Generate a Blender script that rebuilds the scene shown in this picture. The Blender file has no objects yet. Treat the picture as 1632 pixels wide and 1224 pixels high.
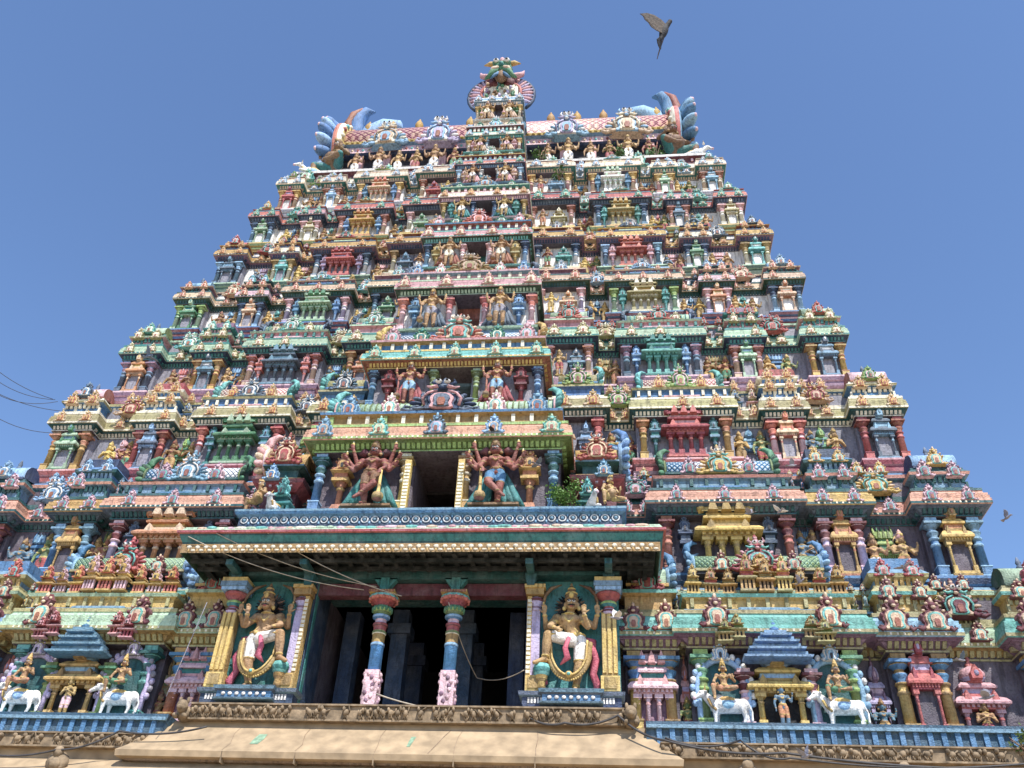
import bpy, math, random
import numpy as np
from mathutils import Vector, Matrix
random.seed(7)
SC = bpy.context.scene
COL = SC.collection
R = math.radians
PI = math.pi

# ------------------------------------------------------------------ camera
F_PX, PITCH, YAW, ROLL = 1410.2, R(37.559), R(7.060), R(3.034)
CAM = Vector((5.05, 0.0, 1.6))
_fw = Vector((-math.sin(YAW)*math.cos(PITCH), math.cos(YAW)*math.cos(PITCH), math.sin(PITCH)))
_r0 = Vector((math.cos(YAW), math.sin(YAW), 0)); _u0 = _r0.cross(_fw)
_rt = _r0*math.cos(ROLL) + _u0*math.sin(ROLL)
_up = -_r0*math.sin(ROLL) + _u0*math.cos(ROLL)
cd = bpy.data.cameras.new('camera'); co = bpy.data.objects.new('camera', cd); COL.objects.link(co)
cd.sensor_fit = 'HORIZONTAL'; cd.sensor_width = 36.0; cd.lens = 36.0*F_PX/1632.0
cd.clip_start = 0.1; cd.clip_end = 6000
co.matrix_world = Matrix(((_rt.x, _up.x, -_fw.x, CAM.x), (_rt.y, _up.y, -_fw.y, CAM.y), (_rt.z, _up.z, -_fw.z, CAM.z), (0, 0, 0, 1)))
SC.camera = co

# ------------------------------------------------------------------ sky and sun
SUN_EL, SUN_AZ = R(56), R(24)            # azimuth measured from straight behind the camera towards the right
sdir = Vector((math.sin(SUN_AZ)*math.cos(SUN_EL), -math.cos(SUN_AZ)*math.cos(SUN_EL), math.sin(SUN_EL)))
W = bpy.data.worlds.new('World'); SC.world = W; W.use_nodes = True
nt = W.node_tree; bg = nt.nodes['Background']
sk = nt.nodes.new('ShaderNodeTexSky'); sk.sky_type = 'NISHITA'; sk.sun_disc = False
sk.sun_elevation = SUN_EL; sk.sun_rotation = math.atan2(sdir.x, sdir.y)
sk.altitude = 100; sk.air_density = 1.0; sk.dust_density = 0.4; sk.ozone_density = 4.0
hs = nt.nodes.new('ShaderNodeHueSaturation'); hs.inputs['Hue'].default_value = 0.503; hs.inputs['Saturation'].default_value = 1.04; hs.inputs['Value'].default_value = 1.07; nt.links.new(sk.outputs[0], hs.inputs['Color']); nt.links.new(hs.outputs[0], bg.inputs[0]); bg.inputs[1].default_value = 0.15
sl = bpy.data.lights.new('sun', 'SUN'); sl.energy = 4.6; sl.angle = R(0.5); sl.color = (1.0, 0.965, 0.905)
so = bpy.data.objects.new('sun', sl); COL.objects.link(so); so.location = (20, -20, 60)
so.rotation_euler = sdir.to_track_quat('Z', 'Y').to_euler()
SC.view_settings.view_transform = 'Standard'; SC.view_settings.look = 'None'
SC.view_settings.exposure = 0.5; SC.view_settings.gamma = 1.0

# ------------------------------------------------------------------ paints
def lin(h, k=1.0):
    o = []
    for i in (0, 2, 4):
        c = int(h[i:i+2], 16)/255.0
        o.append((c/12.92 if c < 0.04045 else ((c+0.055)/1.055)**2.4)*k)
    return tuple(o)
PAINT = dict(salmon='cf989a', coral='c4685a', red='9e3e42', maroon='6a3038', pink='dab3bb', lilac='b7a9cb', mauve='8c6a80',
 cream='e4dcc2', gold='c9a456', ochre='a08046', khaki='a59c6a', olive='6f8048', lime='94ae60', green='4d8560', palegreen='a9c4a4',
 teal='347f7c', turq='6ab5ae', dkteal='22585a', blue='4579a6', sky='88b2d2', navy='2b405e', slate='5b6a7c', steel='6b90a8', white='e8e4de',
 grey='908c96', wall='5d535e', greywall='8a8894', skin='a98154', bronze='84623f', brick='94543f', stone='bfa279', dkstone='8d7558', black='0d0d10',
 dark='2a262b', brass='b48a3a', peach='d2b394', dkgreen='2c4f3c', hotpink='c8506a', olskin='6f7f4a', bluskin='5f7f95', chest='7b5a40', orange='b97a50', soffit_shade='161c1a', baseblue='33566e', terra='cc8e78', brightblue='3d94d2', feather='3a332f')
MATS = {}
def paint(name):
    if name in MATS: return MATS[name]
    m = bpy.data.materials.new('paint_'+name); m.use_nodes = True; n = m.node_tree.nodes; l = m.node_tree.links
    b = n['Principled BSDF']; base = lin(PAINT[name])
    geo = n.new('ShaderNodeNewGeometry')
    no = n.new('ShaderNodeTexNoise'); no.inputs['Scale'].default_value = 2.3; no.inputs['Detail'].default_value = 7; l.new(geo.outputs['Position'], no.inputs['Vector'])
    mp = n.new('ShaderNodeMapping'); mp.inputs['Scale'].default_value = (9, 9, 1.6); l.new(geo.outputs['Position'], mp.inputs['Vector'])
    st = n.new('ShaderNodeTexNoise'); st.inputs['Scale'].default_value = 1.0; st.inputs['Detail'].default_value = 5; l.new(mp.outputs[0], st.inputs['Vector'])
    r1 = n.new('ShaderNodeMapRange'); r1.inputs[1].default_value = 0.42; r1.inputs[2].default_value = 0.78; r1.inputs[4].default_value = 0.42; l.new(no.outputs[0], r1.inputs[0])
    r2 = n.new('ShaderNodeMapRange'); r2.inputs[1].default_value = 0.5; r2.inputs[2].default_value = 0.68; r2.inputs[4].default_value = 0.62; l.new(st.outputs[0], r2.inputs[0])
    oi = n.new('ShaderNodeObjectInfo')
    hsv = n.new('ShaderNodeHueSaturation'); hsv.inputs['Color'].default_value = (*base, 1); hsv.inputs['Saturation'].default_value = 0.9
    rv = n.new('ShaderNodeMapRange'); rv.inputs[3].default_value = 0.84; rv.inputs[4].default_value = 1.14; l.new(oi.outputs['Random'], rv.inputs[0]); l.new(rv.outputs[0], hsv.inputs['Value'])
    rh = n.new('ShaderNodeMath'); rh.operation = 'MULTIPLY_ADD'; rh.inputs[1].default_value = 0.03; rh.inputs[2].default_value = 0.485; l.new(oi.outputs['Random'], rh.inputs[0]); l.new(rh.outputs[0], hsv.inputs['Hue'])
    mx = n.new('ShaderNodeMixRGB'); mx.inputs[2].default_value = (*[c*0.55+0.22 for c in base], 1); l.new(r1.outputs[0], mx.inputs[0]); l.new(hsv.outputs[0], mx.inputs[1])
    m2 = n.new('ShaderNodeMixRGB'); m2.inputs[2].default_value = (*[c*0.22+0.012 for c in base], 1); l.new(r2.outputs[0], m2.inputs[0]); l.new(mx.outputs[0], m2.inputs[1])
    fg = n.new('ShaderNodeTexNoise'); fg.inputs['Scale'].default_value = 11; fg.inputs['Detail'].default_value = 6; fg.inputs['Roughness'].default_value = 0.7; l.new(geo.outputs['Position'], fg.inputs['Vector'])
    r3 = n.new('ShaderNodeMapRange'); r3.inputs[1].default_value = 0.52; r3.inputs[2].default_value = 0.66; r3.inputs[4].default_value = 0.55; l.new(fg.outputs[0], r3.inputs[0])
    m3 = n.new('ShaderNodeMixRGB'); m3.inputs[2].default_value = (*[c*0.3+0.015 for c in base], 1); l.new(r3.outputs[0], m3.inputs[0]); l.new(m2.outputs[0], m3.inputs[1])
    r4 = n.new('ShaderNodeMapRange'); r4.inputs[1].default_value = 0.44; r4.inputs[2].default_value = 0.34; r4.inputs[3].default_value = 0.0; r4.inputs[4].default_value = 0.5; l.new(fg.outputs[0], r4.inputs[0])
    m4 = n.new('ShaderNodeMixRGB'); m4.inputs[2].default_value = (*[min(0.7, c*1.3+0.13*max(base)+0.01) for c in base], 1); l.new(r4.outputs[0], m4.inputs[0]); l.new(m3.outputs[0], m4.inputs[1])
    l.new(m4.outputs[0], b.inputs['Base Color']); b.inputs['Roughness'].default_value = 0.62
    b.inputs['Specular IOR Level'].default_value = 0.35
    nb = n.new('ShaderNodeTexNoise'); nb.inputs['Scale'].default_value = 22; nb.inputs['Detail'].default_value = 4; l.new(geo.outputs['Position'], nb.inputs['Vector'])
    bp = n.new('ShaderNodeBump'); bp.inputs['Strength'].default_value = 0.6; bp.inputs['Distance'].default_value = 0.05; l.new(nb.outputs[0], bp.inputs['Height']); l.new(bp.outputs[0], b.inputs['Normal'])
    MATS[name] = m; return m
def lattice(ca, cb, cc, dens, key):
    key = 'lattice_'+key
    if key in MATS: return key
    m = bpy.data.materials.new(key); m.use_nodes = True; n = m.node_tree.nodes; l = m.node_tree.links; b = n['Principled BSDF']
    tc = n.new('ShaderNodeTexCoord'); sp = n.new('ShaderNodeSeparateXYZ'); l.new(tc.outputs['Object'], sp.inputs[0])
    at = n.new('ShaderNodeMath'); at.operation = 'ARCTAN2'; l.new(sp.outputs[2], at.inputs[0]); l.new(sp.outputs[1], at.inputs[1])
    def mth(op, a, bb):
        q = n.new('ShaderNodeMath'); q.operation = op
        for i, v in enumerate((a, bb)):
            if hasattr(v, 'links'): l.new(v, q.inputs[i])
            elif v is not None: q.inputs[i].default_value = v
        return q.outputs[0]
    u = mth('MULTIPLY', sp.outputs[0], dens); v = mth('MULTIPLY', at.outputs[0], dens)
    fa = mth('FRACT', mth('ADD', u, v), None); fb = mth('FRACT', mth('SUBTRACT', u, v), None)
    def edge(f): return mth('MINIMUM', f, mth('SUBTRACT', 1.0, f))
    ea, eb = edge(fa), edge(fb)
    d = mth('MINIMUM', ea, eb); line = mth('LESS_THAN', d, 0.11); core = mth('GREATER_THAN', d, 0.3)
    no = n.new('ShaderNodeTexNoise'); no.inputs['Scale'].default_value = 1.3; geo = n.new('ShaderNodeNewGeometry'); l.new(geo.outputs['Position'], no.inputs['Vector'])
    x0 = n.new('ShaderNodeMixRGB'); x0.inputs[1].default_value = (*lin(PAINT[ca]), 1); x0.inputs[2].default_value = (*lin(PAINT[cc]), 1)
    x1 = n.new('ShaderNodeMixRGB'); x1.inputs[2].default_value = (*lin(PAINT[cc], 0.95), 1); l.new(core, x1.inputs[0])
    rr = n.new('ShaderNodeMapRange'); rr.inputs[1].default_value = 0.48; rr.inputs[2].default_value = 0.62; rr.inputs[4].default_value = 0.8; l.new(no.outputs[0], rr.inputs[0]); l.new(rr.outputs[0], x0.inputs[0]); l.new(x0.outputs[0], x1.inputs[1])
    x2 = n.new('ShaderNodeMixRGB'); x2.inputs[2].default_value = (*lin(PAINT[cb]), 1); l.new(line, x2.inputs[0]); l.new(x1.outputs[0], x2.inputs[1])
    l.new(x2.outputs[0], b.inputs['Base Color']); b.inputs['Roughness'].default_value = 0.5
    bp = n.new('ShaderNodeBump'); bp.inputs['Strength'].default_value = 0.7; bp.inputs['Distance'].default_value = 0.05; l.new(d, bp.inputs['Height']); l.new(bp.outputs[0], b.inputs['Normal'])
    MATS[key] = m; return key
def plain(name, col, rough=0.7, nscale=6.0, var=0.35, bump=0.3, dist=0.03):
    m = bpy.data.materials.new(name); m.use_nodes = True; n = m.node_tree.nodes; l = m.node_tree.links; b = n['Principled BSDF']
    geo = n.new('ShaderNodeNewGeometry'); no = n.new('ShaderNodeTexNoise'); no.inputs['Scale'].default_value = nscale; no.inputs['Detail'].default_value = 8; l.new(geo.outputs['Position'], no.inputs['Vector'])
    rp = n.new('ShaderNodeValToRGB'); rp.color_ramp.elements[0].position = 0.32; rp.color_ramp.elements[1].position = 0.68
    rp.color_ramp.elements[0].color = (*[c*(1-var) for c in col], 1); rp.color_ramp.elements[1].color = (*[min(1, c*(1+var*0.6)) for c in col], 1)
    l.new(no.outputs[0], rp.inputs[0]); l.new(rp.outputs[0], b.inputs['Base Color']); b.inputs['Roughness'].default_value = rough
    bp = n.new('ShaderNodeBump'); bp.inputs['Strength'].default_value = bump; bp.inputs['Distance'].default_value = dist; l.new(no.outputs[0], bp.inputs['Height']); l.new(bp.outputs[0], b.inputs['Normal'])
    MATS[name] = m; return name
def getmat(n): return MATS[n] if n in MATS else paint(n)

# ------------------------------------------------------------------ mesh builder
class MB:
    def __init__(s): s.v = []; s.f = []; s.m = []; s.s = []
    def face(s, idx, mat, sm=False): s.f.append(tuple(idx)); s.m.append(mat); s.s.append(sm)
    def box(s, x0, x1, y0, y1, z0, z1, mat, tx=0.0, ty=0.0):       # tx, ty: inset of the top face
        b = len(s.v)
        s.v += [(x0, y0, z0), (x1, y0, z0), (x1, y1, z0), (x0, y1, z0), (x0+tx, y0+ty, z1), (x1-tx, y0+ty, z1), (x1-tx, y1-ty, z1), (x0+tx, y1-ty, z1)]
        for q in ((3, 2, 1, 0), (4, 5, 6, 7), (0, 1, 5, 4), (1, 2, 6, 5), (2, 3, 7, 6), (3, 0, 4, 7)): s.face([b+i for i in q], mat)
    def lathe(s, prof, mats, seg=10, c=(0, 0), sm=True, ph=0.0, cap=True):   # prof [(r,z)], mats: name or list per band
        b = len(s.v); n = len(prof)
        for r, z in prof:
            for i in range(seg):
                a = ph+2*PI*i/seg; s.v.append((c[0]+r*math.cos(a), c[1]+r*math.sin(a), z))
        for j in range(n-1):
            mt = mats if isinstance(mats, str) else mats[j]
            for i in range(seg):
                k = (i+1) % seg; s.face((b+j*seg+i, b+j*seg+k, b+(j+1)*seg+k, b+(j+1)*seg+i), mt, sm)
        if cap:
            s.face([b+(n-1)*seg+i for i in range(seg)], mats if isinstance(mats, str) else mats[-1])
            s.face([b+i for i in reversed(range(seg))], mats if isinstance(mats, str) else mats[0])
    def sweep(s, prof, w, y0, d, mats):      # prof [(offset,z)]; U path: sides of half width w, front face at y0, back at y0+d
        b = len(s.v); n = len(prof)
        for o, z in prof: s.v += [(-w-o, y0+d, z), (-w-o, y0-o, z), (w+o, y0-o, z), (w+o, y0+d, z)]
        for j in range(n-1):
            mt = mats if isinstance(mats, str) else mats[j]
            for i in range(3): s.face((b+j*4+i, b+j*4+i+1, b+(j+1)*4+i+1, b+(j+1)*4+i), mt)
            s.face((b+j*4+3, b+j*4, b+(j+1)*4, b+(j+1)*4+3), mt)
        s.face([b+(n-1)*4+i for i in range(4)], mats if isinstance(mats, str) else mats[-1])
        s.face([b+3-i for i in range(4)], mats if isinstance(mats, str) else mats[0])
    def prism(s, poly, y0, y1, mat, tap=1.0, c=(0, 0), side=None, sm=False):     # poly (x,z) counter-clockwise from the front; y0 front
        b = len(s.v); n = len(poly)
        for x, z in poly: s.v.append((c[0]+(x-c[0])*tap, y0, c[1]+(z-c[1])*tap))
        for x, z in poly: s.v.append((x, y1, z))
        s.face([b+i for i in range(n)], mat)
        s.face([b+n+i for i in reversed(range(n))], side or mat)
        for i in range(n):
            k = (i+1) % n; s.face((b+i, b+n+i, b+n+k, b+k), side or mat, sm)
    def tube(s, pts, rad, mat, seg=6, cap=True):
        b = len(s.v); n = len(pts); P = [Vector(p) for p in pts]
        ref = Vector((0.13, 0.2, 1)).normalized()
        for j in range(n):
            t = (P[min(j+1, n-1)]-P[max(j-1, 0)]).normalized()
            a = t.cross(ref)
            if a.length < 1e-3: a = t.cross(Vector((1, 0, 0)))
            a.normalize(); c = t.cross(a); r = rad if not hasattr(rad, '__len__') else rad[j]
            for i in range(seg):
                q = P[j]+a*(r*math.cos(2*PI*i/seg))+c*(r*math.sin(2*PI*i/seg)); s.v.append(tuple(q))
        for j in range(n-1):
            for i in range(seg):
                k = (i+1) % seg; s.face((b+j*seg+i, b+(j+1)*seg+i, b+(j+1)*seg+k, b+j*seg+k), mat, True)
        if cap:
            s.face([b+i for i in range(seg)], mat); s.face([b+(n-1)*seg+i for i in reversed(range(seg))], mat)
    def ell(s, c, r, mat, seg=8, rings=5, rot=None):
        b = len(s.v); c = Vector(c)
        def put(x, y, z):
            p = Vector((x*r[0], y*r[1], z*r[2]))
            if rot is not None: p = rot @ p
            s.v.append(tuple(c+p))
        put(0, 0, -1)
        for j in range(1, rings):
            t = -PI/2+PI*j/rings
            for i in range(seg): a = 2*PI*i/seg; put(math.cos(t)*math.cos(a), math.cos(t)*math.sin(a), math.sin(t))
        put(0, 0, 1); e = len(s.v)-1
        for i in range(seg):
            k = (i+1) % seg
            s.face((b, b+1+k, b+1+i), mat, True); s.face((e, e-seg+i, e-seg+k), mat, True)
            for j in range(rings-2): s.face((b+1+j*seg+i, b+1+j*seg+k, b+1+(j+1)*seg+k, b+1+(j+1)*seg+i), mat, True)
    def add(s, o, M):
        b = len(s.v); flip = M.determinant() < 0
        s.v += [tuple(M @ Vector(p)) for p in o.v]
        for f, m, q in zip(o.f, o.m, o.s):
            g = tuple(b+i for i in f); s.face(tuple(reversed(g)) if flip else g, m, q)
    def mesh(s, name):
        me = bpy.data.meshes.new(name); me.from_pydata(s.v, [], s.f)
        names = []; idx = []
        for m in s.m:
            if m not in names: names.append(m)
            idx.append(names.index(m))
        for m in names: me.materials.append(getmat(m))
        me.polygons.foreach_set('material_index', idx); me.polygons.foreach_set('use_smooth', s.s); me.update(); return me
def TS(loc=(0, 0, 0), sc=(1, 1, 1), rz=0.0):
    if not hasattr(sc, '__len__'): sc = (sc, sc, sc)
    return Matrix.Translation(loc) @ Matrix.Rotation(rz, 4, 'Z') @ Matrix.Diagonal((*sc, 1))
def link(name, data, parent=None, loc=(0, 0, 0), sc=1.0, rot=(0, 0, 0)):
    o = bpy.data.objects.new(name, data); COL.objects.link(o); o.location = loc
    o.scale = (sc, sc, sc) if not hasattr(sc, '__len__') else sc
    o.rotation_euler = rot if hasattr(rot, '__len__') else (0, 0, rot)
    if parent: o.parent = parent
    return o
def tag(o, label, cat=None, group=None, kind=None):
    if label: o['label'] = label
    if cat: o['category'] = cat
    if group: o['group'] = group
    if kind: o['kind'] = kind
    return o
def project(p):
    d = Vector(p)-CAM; z = d.dot(_fw)
    if z < 0.5: return None
    return 816+F_PX*d.dot(_rt)/z, 612-F_PX*d.dot(_up)/z
def in_frame(p, m=10):
    q = project(p); return q is not None and -m < q[0] < 1632+m and -m < q[1] < 1224+m

# ------------------------------------------------------------------ tower bookkeeping: parts and sub-parts, the 100 largest of a kind stay single
tower = link('temple_tower', None, None, (0, 24, 0))
tag(tower, 'huge stepped temple gateway tower covered in painted shrines, columns and arches', 'temple tower')
TL = Vector((0, 24, 0))
PENDING = []
def part(name, mb, loc=(0, 0, 0), parent=None):                  # loc in world coordinates
    base = TL if parent is None else parent['wl']
    o = link(name, mb.mesh(name) if isinstance(mb, MB) else mb, parent or tower, Vector(loc)-Vector(base)); o['wl'] = tuple(loc); return o
MESHCACHE = {}
JIT = random.Random(21)
def sub(name, key, make, parent, loc, sc=1.0, rz=0.0):           # a shared mesh as sub-part
    if key not in MESHCACHE:
        mb = make(); MESHCACHE[key] = (mb, mb.mesh(name))
    s3 = (sc, sc, sc) if not hasattr(sc, '__len__') else tuple(sc)
    if name in ('arch_ornament', 'roof_shrine'):                   # hand-made: no two quite alike
        s3 = (s3[0]*JIT.uniform(.9, 1.07), s3[1], s3[2]*JIT.uniform(.88, 1.1)); rz += JIT.uniform(-.09, .09)
        if name == 'arch_ornament' and not key[3] and JIT.random() < .03: return
    PENDING.append((name, key, parent, Vector(loc), s3, rz, max(s3)/(Vector(loc)-CAM).length))
def flush():
    names = {}
    for p in PENDING: names.setdefault(p[0], []).append(p)
    for name, L in names.items():
        L.sort(key=lambda p: -p[6]); vis = [p for p in L if in_frame(p[3], 30)]
        hid = [p for p in L if not in_frame(p[3], 30)]
        for p in vis[:100] if len(L) > 100 else L:
            par = p[2]; base = Vector(par['wl']) if par is not None else TL
            ps = par.scale[0] if par is not None else 1.0
            link(name, MESHCACHE[p[1]][1], par or tower, (p[3]-base)/ps, tuple(v/ps for v in p[4]), p[5])
        if len(L) > 100:
            mb = MB()
            for p in vis[100:]+hid: mb.add(MESHCACHE[p[1]][0], TS(p[3]-TL, p[4], p[5]))
            if mb.v: link(name, mb.mesh(name), tower)['kind'] = 'stuff'

# ------------------------------------------------------------------ ornament library (unit sized)
def mk_column(a, b, c, thick=1.0):                              # height 1; a shaft, b rings, c capital
    def f():
        m = MB(); t = thick
        m.box(-.115*t, .115*t, -.115*t, .115*t, 0, .035, b); m.box(-.09*t, .09*t, -.09*t, .09*t, .035, .17, a); m.box(-.1*t, .1*t, -.1*t, .1*t, .17, .19, b)
        m.lathe([(.078*t, .19), (.072*t, .52), (.09*t, .53), (.09*t, .56), (.072*t, .57), (.07*t, .63), (.095*t, .64), (.095*t, .665), (.06*t, .69), (.1*t, .74), (.105*t, .77), (.06*t, .8), (.07*t, .82), (.135*t, .87), (.135*t, .885)],
                [a, b, b, a, a, b, b, c, c, c, b, b, c, b], 8, ph=PI/8)
        m.box(-.15*t, .15*t, -.15*t, .15*t, .885, .925, c); m.box(-.1*t, .1*t, -.1*t, .1*t, .925, 1.0, b)
        return m
    return f
def mk_kudu(a, b, c, d, big=False):                             # spade shaped arch ornament, 1 wide, 1.25 high, front towards -y
    def f():
        m = MB()
        half = [(.3, 0), (.5, .0), (.57, .1), (.52, .2), (.42, .17), (.37, .28), (.43, .4), (.45, .54), (.39, .68), (.27, .78), (.15, .82), (.21, .89), (.25, 1.0), (.15, 1.07), (.09, 1.17), (.03, 1.27)]
        poly = [(x, z) for x, z in half]+[(-x, z) for x, z in reversed(half)]
        m.prism(poly, -.13, .14, a, .9, (0, .45))
        hb = [(.22, .06), (.36, .04), (.4, .12), (.3, .18), (.27, .3), (.32, .42), (.32, .54), (.25, .66), (.12, .73)]
        m.prism([(x, z) for x, z in hb]+[(-x, z) for x, z in reversed(hb)], -.2, -.1, b, .92, (0, .4))
        hc = [(.14, .05), (.26, .1), (.22, .26), (.26, .42), (.25, .52), (.17, .64), (.06, .68)]
        m.prism([(x, z) for x, z in hc]+[(-x, z) for x, z in reversed(hc)], -.24, -.18, c, .94, (0, .35))
        hd = [(.09, .07), (.18, .12), (.15, .28), (.19, .42), (.17, .52), (.09, .6)]
        m.prism([(x, z) for x, z in hd]+[(-x, z) for x, z in reversed(hd)], -.28, -.2, b if not big else a, .9, (0, .35))
        m.prism([(.07, .1), (.1, .3), (.06, .42), (-.06, .42), (-.1, .3), (-.07, .1)], -.31, -.24, d, .9, (0, .2))
        m.ell((0, -.14, .95), (.13, .11, .12), a, 7, 4); m.ell((0, -.12, 1.12), (.07, .08, .14), b, 6, 4); m.ell((0, -.24, .84), (.09, .06, .06), b, 6, 4)
        for sx in (-1, 1):
            m.ell((sx*.16, -.12, 1.02), (.07, .06, .06), b, 5, 3)
            m.tube([(sx*.36, -.14, .14), (sx*.48, -.17, .04), (sx*.58, -.15, .12), (sx*.52, -.16, .2)], [.06, .07, .06, .03], a, 5)
            m.ell((sx*.41, -.16, .54), (.05, .07, .09), a, 6, 4)
            m.ell((sx*.31, -.16, .74), (.07, .06, .05), b, 6, 4)
        if big:
            for i in range(13):
                t = R(-38)+R(256)*i/12; x, z = .53*math.cos(t), .42+.44*math.sin(t)
                rot = Matrix.Rotation(-(t-PI/2), 3, 'Y')
                m.ell((x*1.08, -.02, z), (.07, .07, .15), a if i % 2 else b, 6, 4, rot)
            for sx in (-1, 1):
                m.tube([(sx*.5, -.1, .1), (sx*.68, -.12, .02), (sx*.8, -.12, .1), (sx*.76, -.12, .22), (sx*.66, -.12, .2)], [.09, .08, .065, .05, .03], a, 6)
                m.ell((sx*.09, -.3, 1.03), (.075, .06, .075), 'white', 7, 5); m.ell((sx*.09, -.36, 1.03), (.035, .03, .035), 'black', 6, 4)
                m.tube([(sx*.12, -.1, 1.08), (sx*.24, -.12, 1.2), (sx*.2, -.12, 1.34)], [.06, .045, .015], b, 5)
                m.tube([(sx*.1, -.26, .88), (sx*.24, -.24, .84), (sx*.34, -.2, .94)], [.06, .05, .02], c, 5)
                m.tube([(sx*.36, -.2, .2), (sx*.4, -.22, .45), (sx*.3, -.22, .66), (sx*.12, -.22, .76)], [.035]*4, c, 5)
            m.lathe([(.09, 1.2), (.12, 1.26), (.05, 1.34), (.08, 1.4), (.02, 1.52)], [b, a, b, a], 6)
        return m
    return f
def mk_shrine(a, b, c, d, kind='dome'):                          # a roofed niche: 1 wide, about 1.75 high; d niche back
    def f():
        m = MB(); w = 1.0
        m.box(-.52, .52, -.18, .2, 0, .06, b); m.box(-.46, .46, -.15, .2, .06, .12, a)
        m.box(-.4, .4, .1, .2, .12, .82, d)
        nx = (-.37, .37) if kind == 'dome' else (-.38, -.13, .13, .38)
        for x in nx:
            m.box(x-.075, x+.075, -.14, .02, .12, .24, a); m.lathe([(.058, .24), (.052, .56), (.075, .58), (.05, .62), (.085, .68)], [a, b, b, a], 6, (x, -.06)); m.box(x-.1, x+.1, -.16, .06, .68, .75, a)
        m.box(-.47, .47, -.17, .2, .75, .83, b)
        for i in range(9):
            x = -.44+.11*i; m.box(x-.03, x+.03, -.215, -.17, .775, .83, a)
        m.sweep([(.12, .83), (.13, .87), (.06, .95), (-.05, 1.0)], .48, -.17, .37, [a, a, a])
        m.sweep([(0, 1.0), (0, 1.05), (-.03, 1.05), (-.03, 1.15), (.06, 1.15), (.07, 1.19), (-.03, 1.27)], .36, -.13, .33, [b, b, c, a, a, a])
        for x in (-.3, .3): m.prism([(x-.09, .9), (x+.09, .9), (x+.05, 1.02), (x, 1.1), (x-.05, 1.02)], -.27, -.12, b, .9, (x, .98))
        if kind == 'dome':
            m.lathe([(.2, 1.25), (.2, 1.3), (.29, 1.36), (.3, 1.44), (.22, 1.54), (.08, 1.6), (.1, 1.64), (.03, 1.7), (.05, 1.74), (.01, 1.82)], [b, c, a, a, a, b, b, b, b], 10, (0, .02))
            m.prism([(-.13, 1.28), (.13, 1.28), (.15, 1.4), (.07, 1.5), (0, 1.6), (-.07, 1.5), (-.15, 1.4)], -.34, -.2, b, .85, (0, 1.4)); m.ell((0, -.34, 1.4), (.06, .04, .06), c, 6, 4)
        else:
            m.box(-.36, .36, -.1, .2, 1.25, 1.32, c); b0 = len(m.v)
            for x in (-.44, .44):
                for i in range(9):
                    t = PI*i/8; m.v.append((x, .03-.2*math.cos(t), 1.32+.24*math.sin(t)))
            for i in range(8): m.face((b0+i, b0+9+i, b0+10+i, b0+1+i), a, True)
            m.face([b0+i for i in range(9)], b); m.face([b0+17-i for i in range(9)], b)
            for x in (-.42, .42): m.tube([(x, -.1, 1.36), (x*1.12, -.05, 1.5), (x*1.1, .05, 1.7)], [.09, .08, .03], a, 5)
            for x in (-.24, 0, .24): m.prism([(x-.1, 1.3), (x+.1, 1.3), (x+.07, 1.44), (x, 1.58), (x-.07, 1.44)], -.25, -.1, b, .85, (x, 1.42)); m.lathe([(.04, 1.56), (.05, 1.6), (.01, 1.7)], c, 6, (x, .03))
        return m
    return f
def mk_minishrine(a, b, c):                                      # small pedestal with paired columns under a kudu: 1 wide, 1.5 high
    def f():
        m = MB()
        m.box(-.42, .42, -.1, .2, 0, .08, a); m.box(-.3, .3, 0, .2, .08, .45, 'dark')
        for x in (-.32, -.1, .1, .32): m.box(x-.055, x+.055, -.08, .04, .08, .45, b)
        m.sweep([(0, .45), (.1, .47), (.11, .52), (0, .6)], .42, -.1, .3, a)
        m.sweep([(0, .6), (0, .68), (.07, .7), (.0, .8)], .3, -.08, .28, c)
        m.add(mk_kudu(b, a, c, 'dark')(), TS((0, -.1, .74), (.62, .7, .6)))
        return m
    return f
def mk_pilaster(a, b):                                           # slender post crowned by a little shrine: 1 high
    def f():
        m = MB()
        m.box(-.13, .13, -.1, .1, 0, .05, b); m.box(-.1, .1, -.08, .1, .05, .14, a, .03, .02); m.lathe([(.05, .14), (.045, .38), (.07, .4), (.045, .43), (.1, .5)], [a, b, b, a], 8)
        m.box(-.13, .13, -.12, .1, .5, .55, b); m.box(-.1, .1, -.1, .1, .55, .63, a); m.sweep([(.0, .63), (.06, .65), (.0, .7)], .1, -.1, .2, b)
        m.add(mk_kudu(a, b, a, 'dark')(), TS((0, -.05, .68), (.26, .3, .26)))
        return m
    return f
def mk_horn(a, b, c):                                            # ribbed crest closing a barrel roof of radius 1; outward +x
    def f():
        m = MB()
        m.lathe([(1.0, -.1), (1.12, 0), (1.12, .12), (1.0, .2)], [b, c, b], 18); m.v = [(z, x, y) for x, y, z in m.v]
        m.f = [tuple(q) for q in m.f]
        for i in range(9):
            t = R(-95)+R(190)*i/8
            dy, dz = -math.cos(t), math.sin(t)
            d = Vector((.55, dy*.85, dz*.85)).normalized(); rot = d.to_track_quat('Z', 'Y').to_matrix()
            m.ell((.32, dy*1.05, dz*1.05), (.2, .27, .46), a if i % 2 else b, 8, 6, rot)
        m.tube([(.2, -.1, 1.0), (.42, 0, 1.5), (.3, .1, 2.0), (-.1, .15, 2.35), (-.5, .2, 2.3)], [.34, .34, .28, .18, .05], a, 8)
        m.tube([(.15, .5, .8), (-.1, .6, 1.3), (-.6, .7, 1.7)], [.3, .26, .05], b, 8)
        return m
    return f
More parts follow.
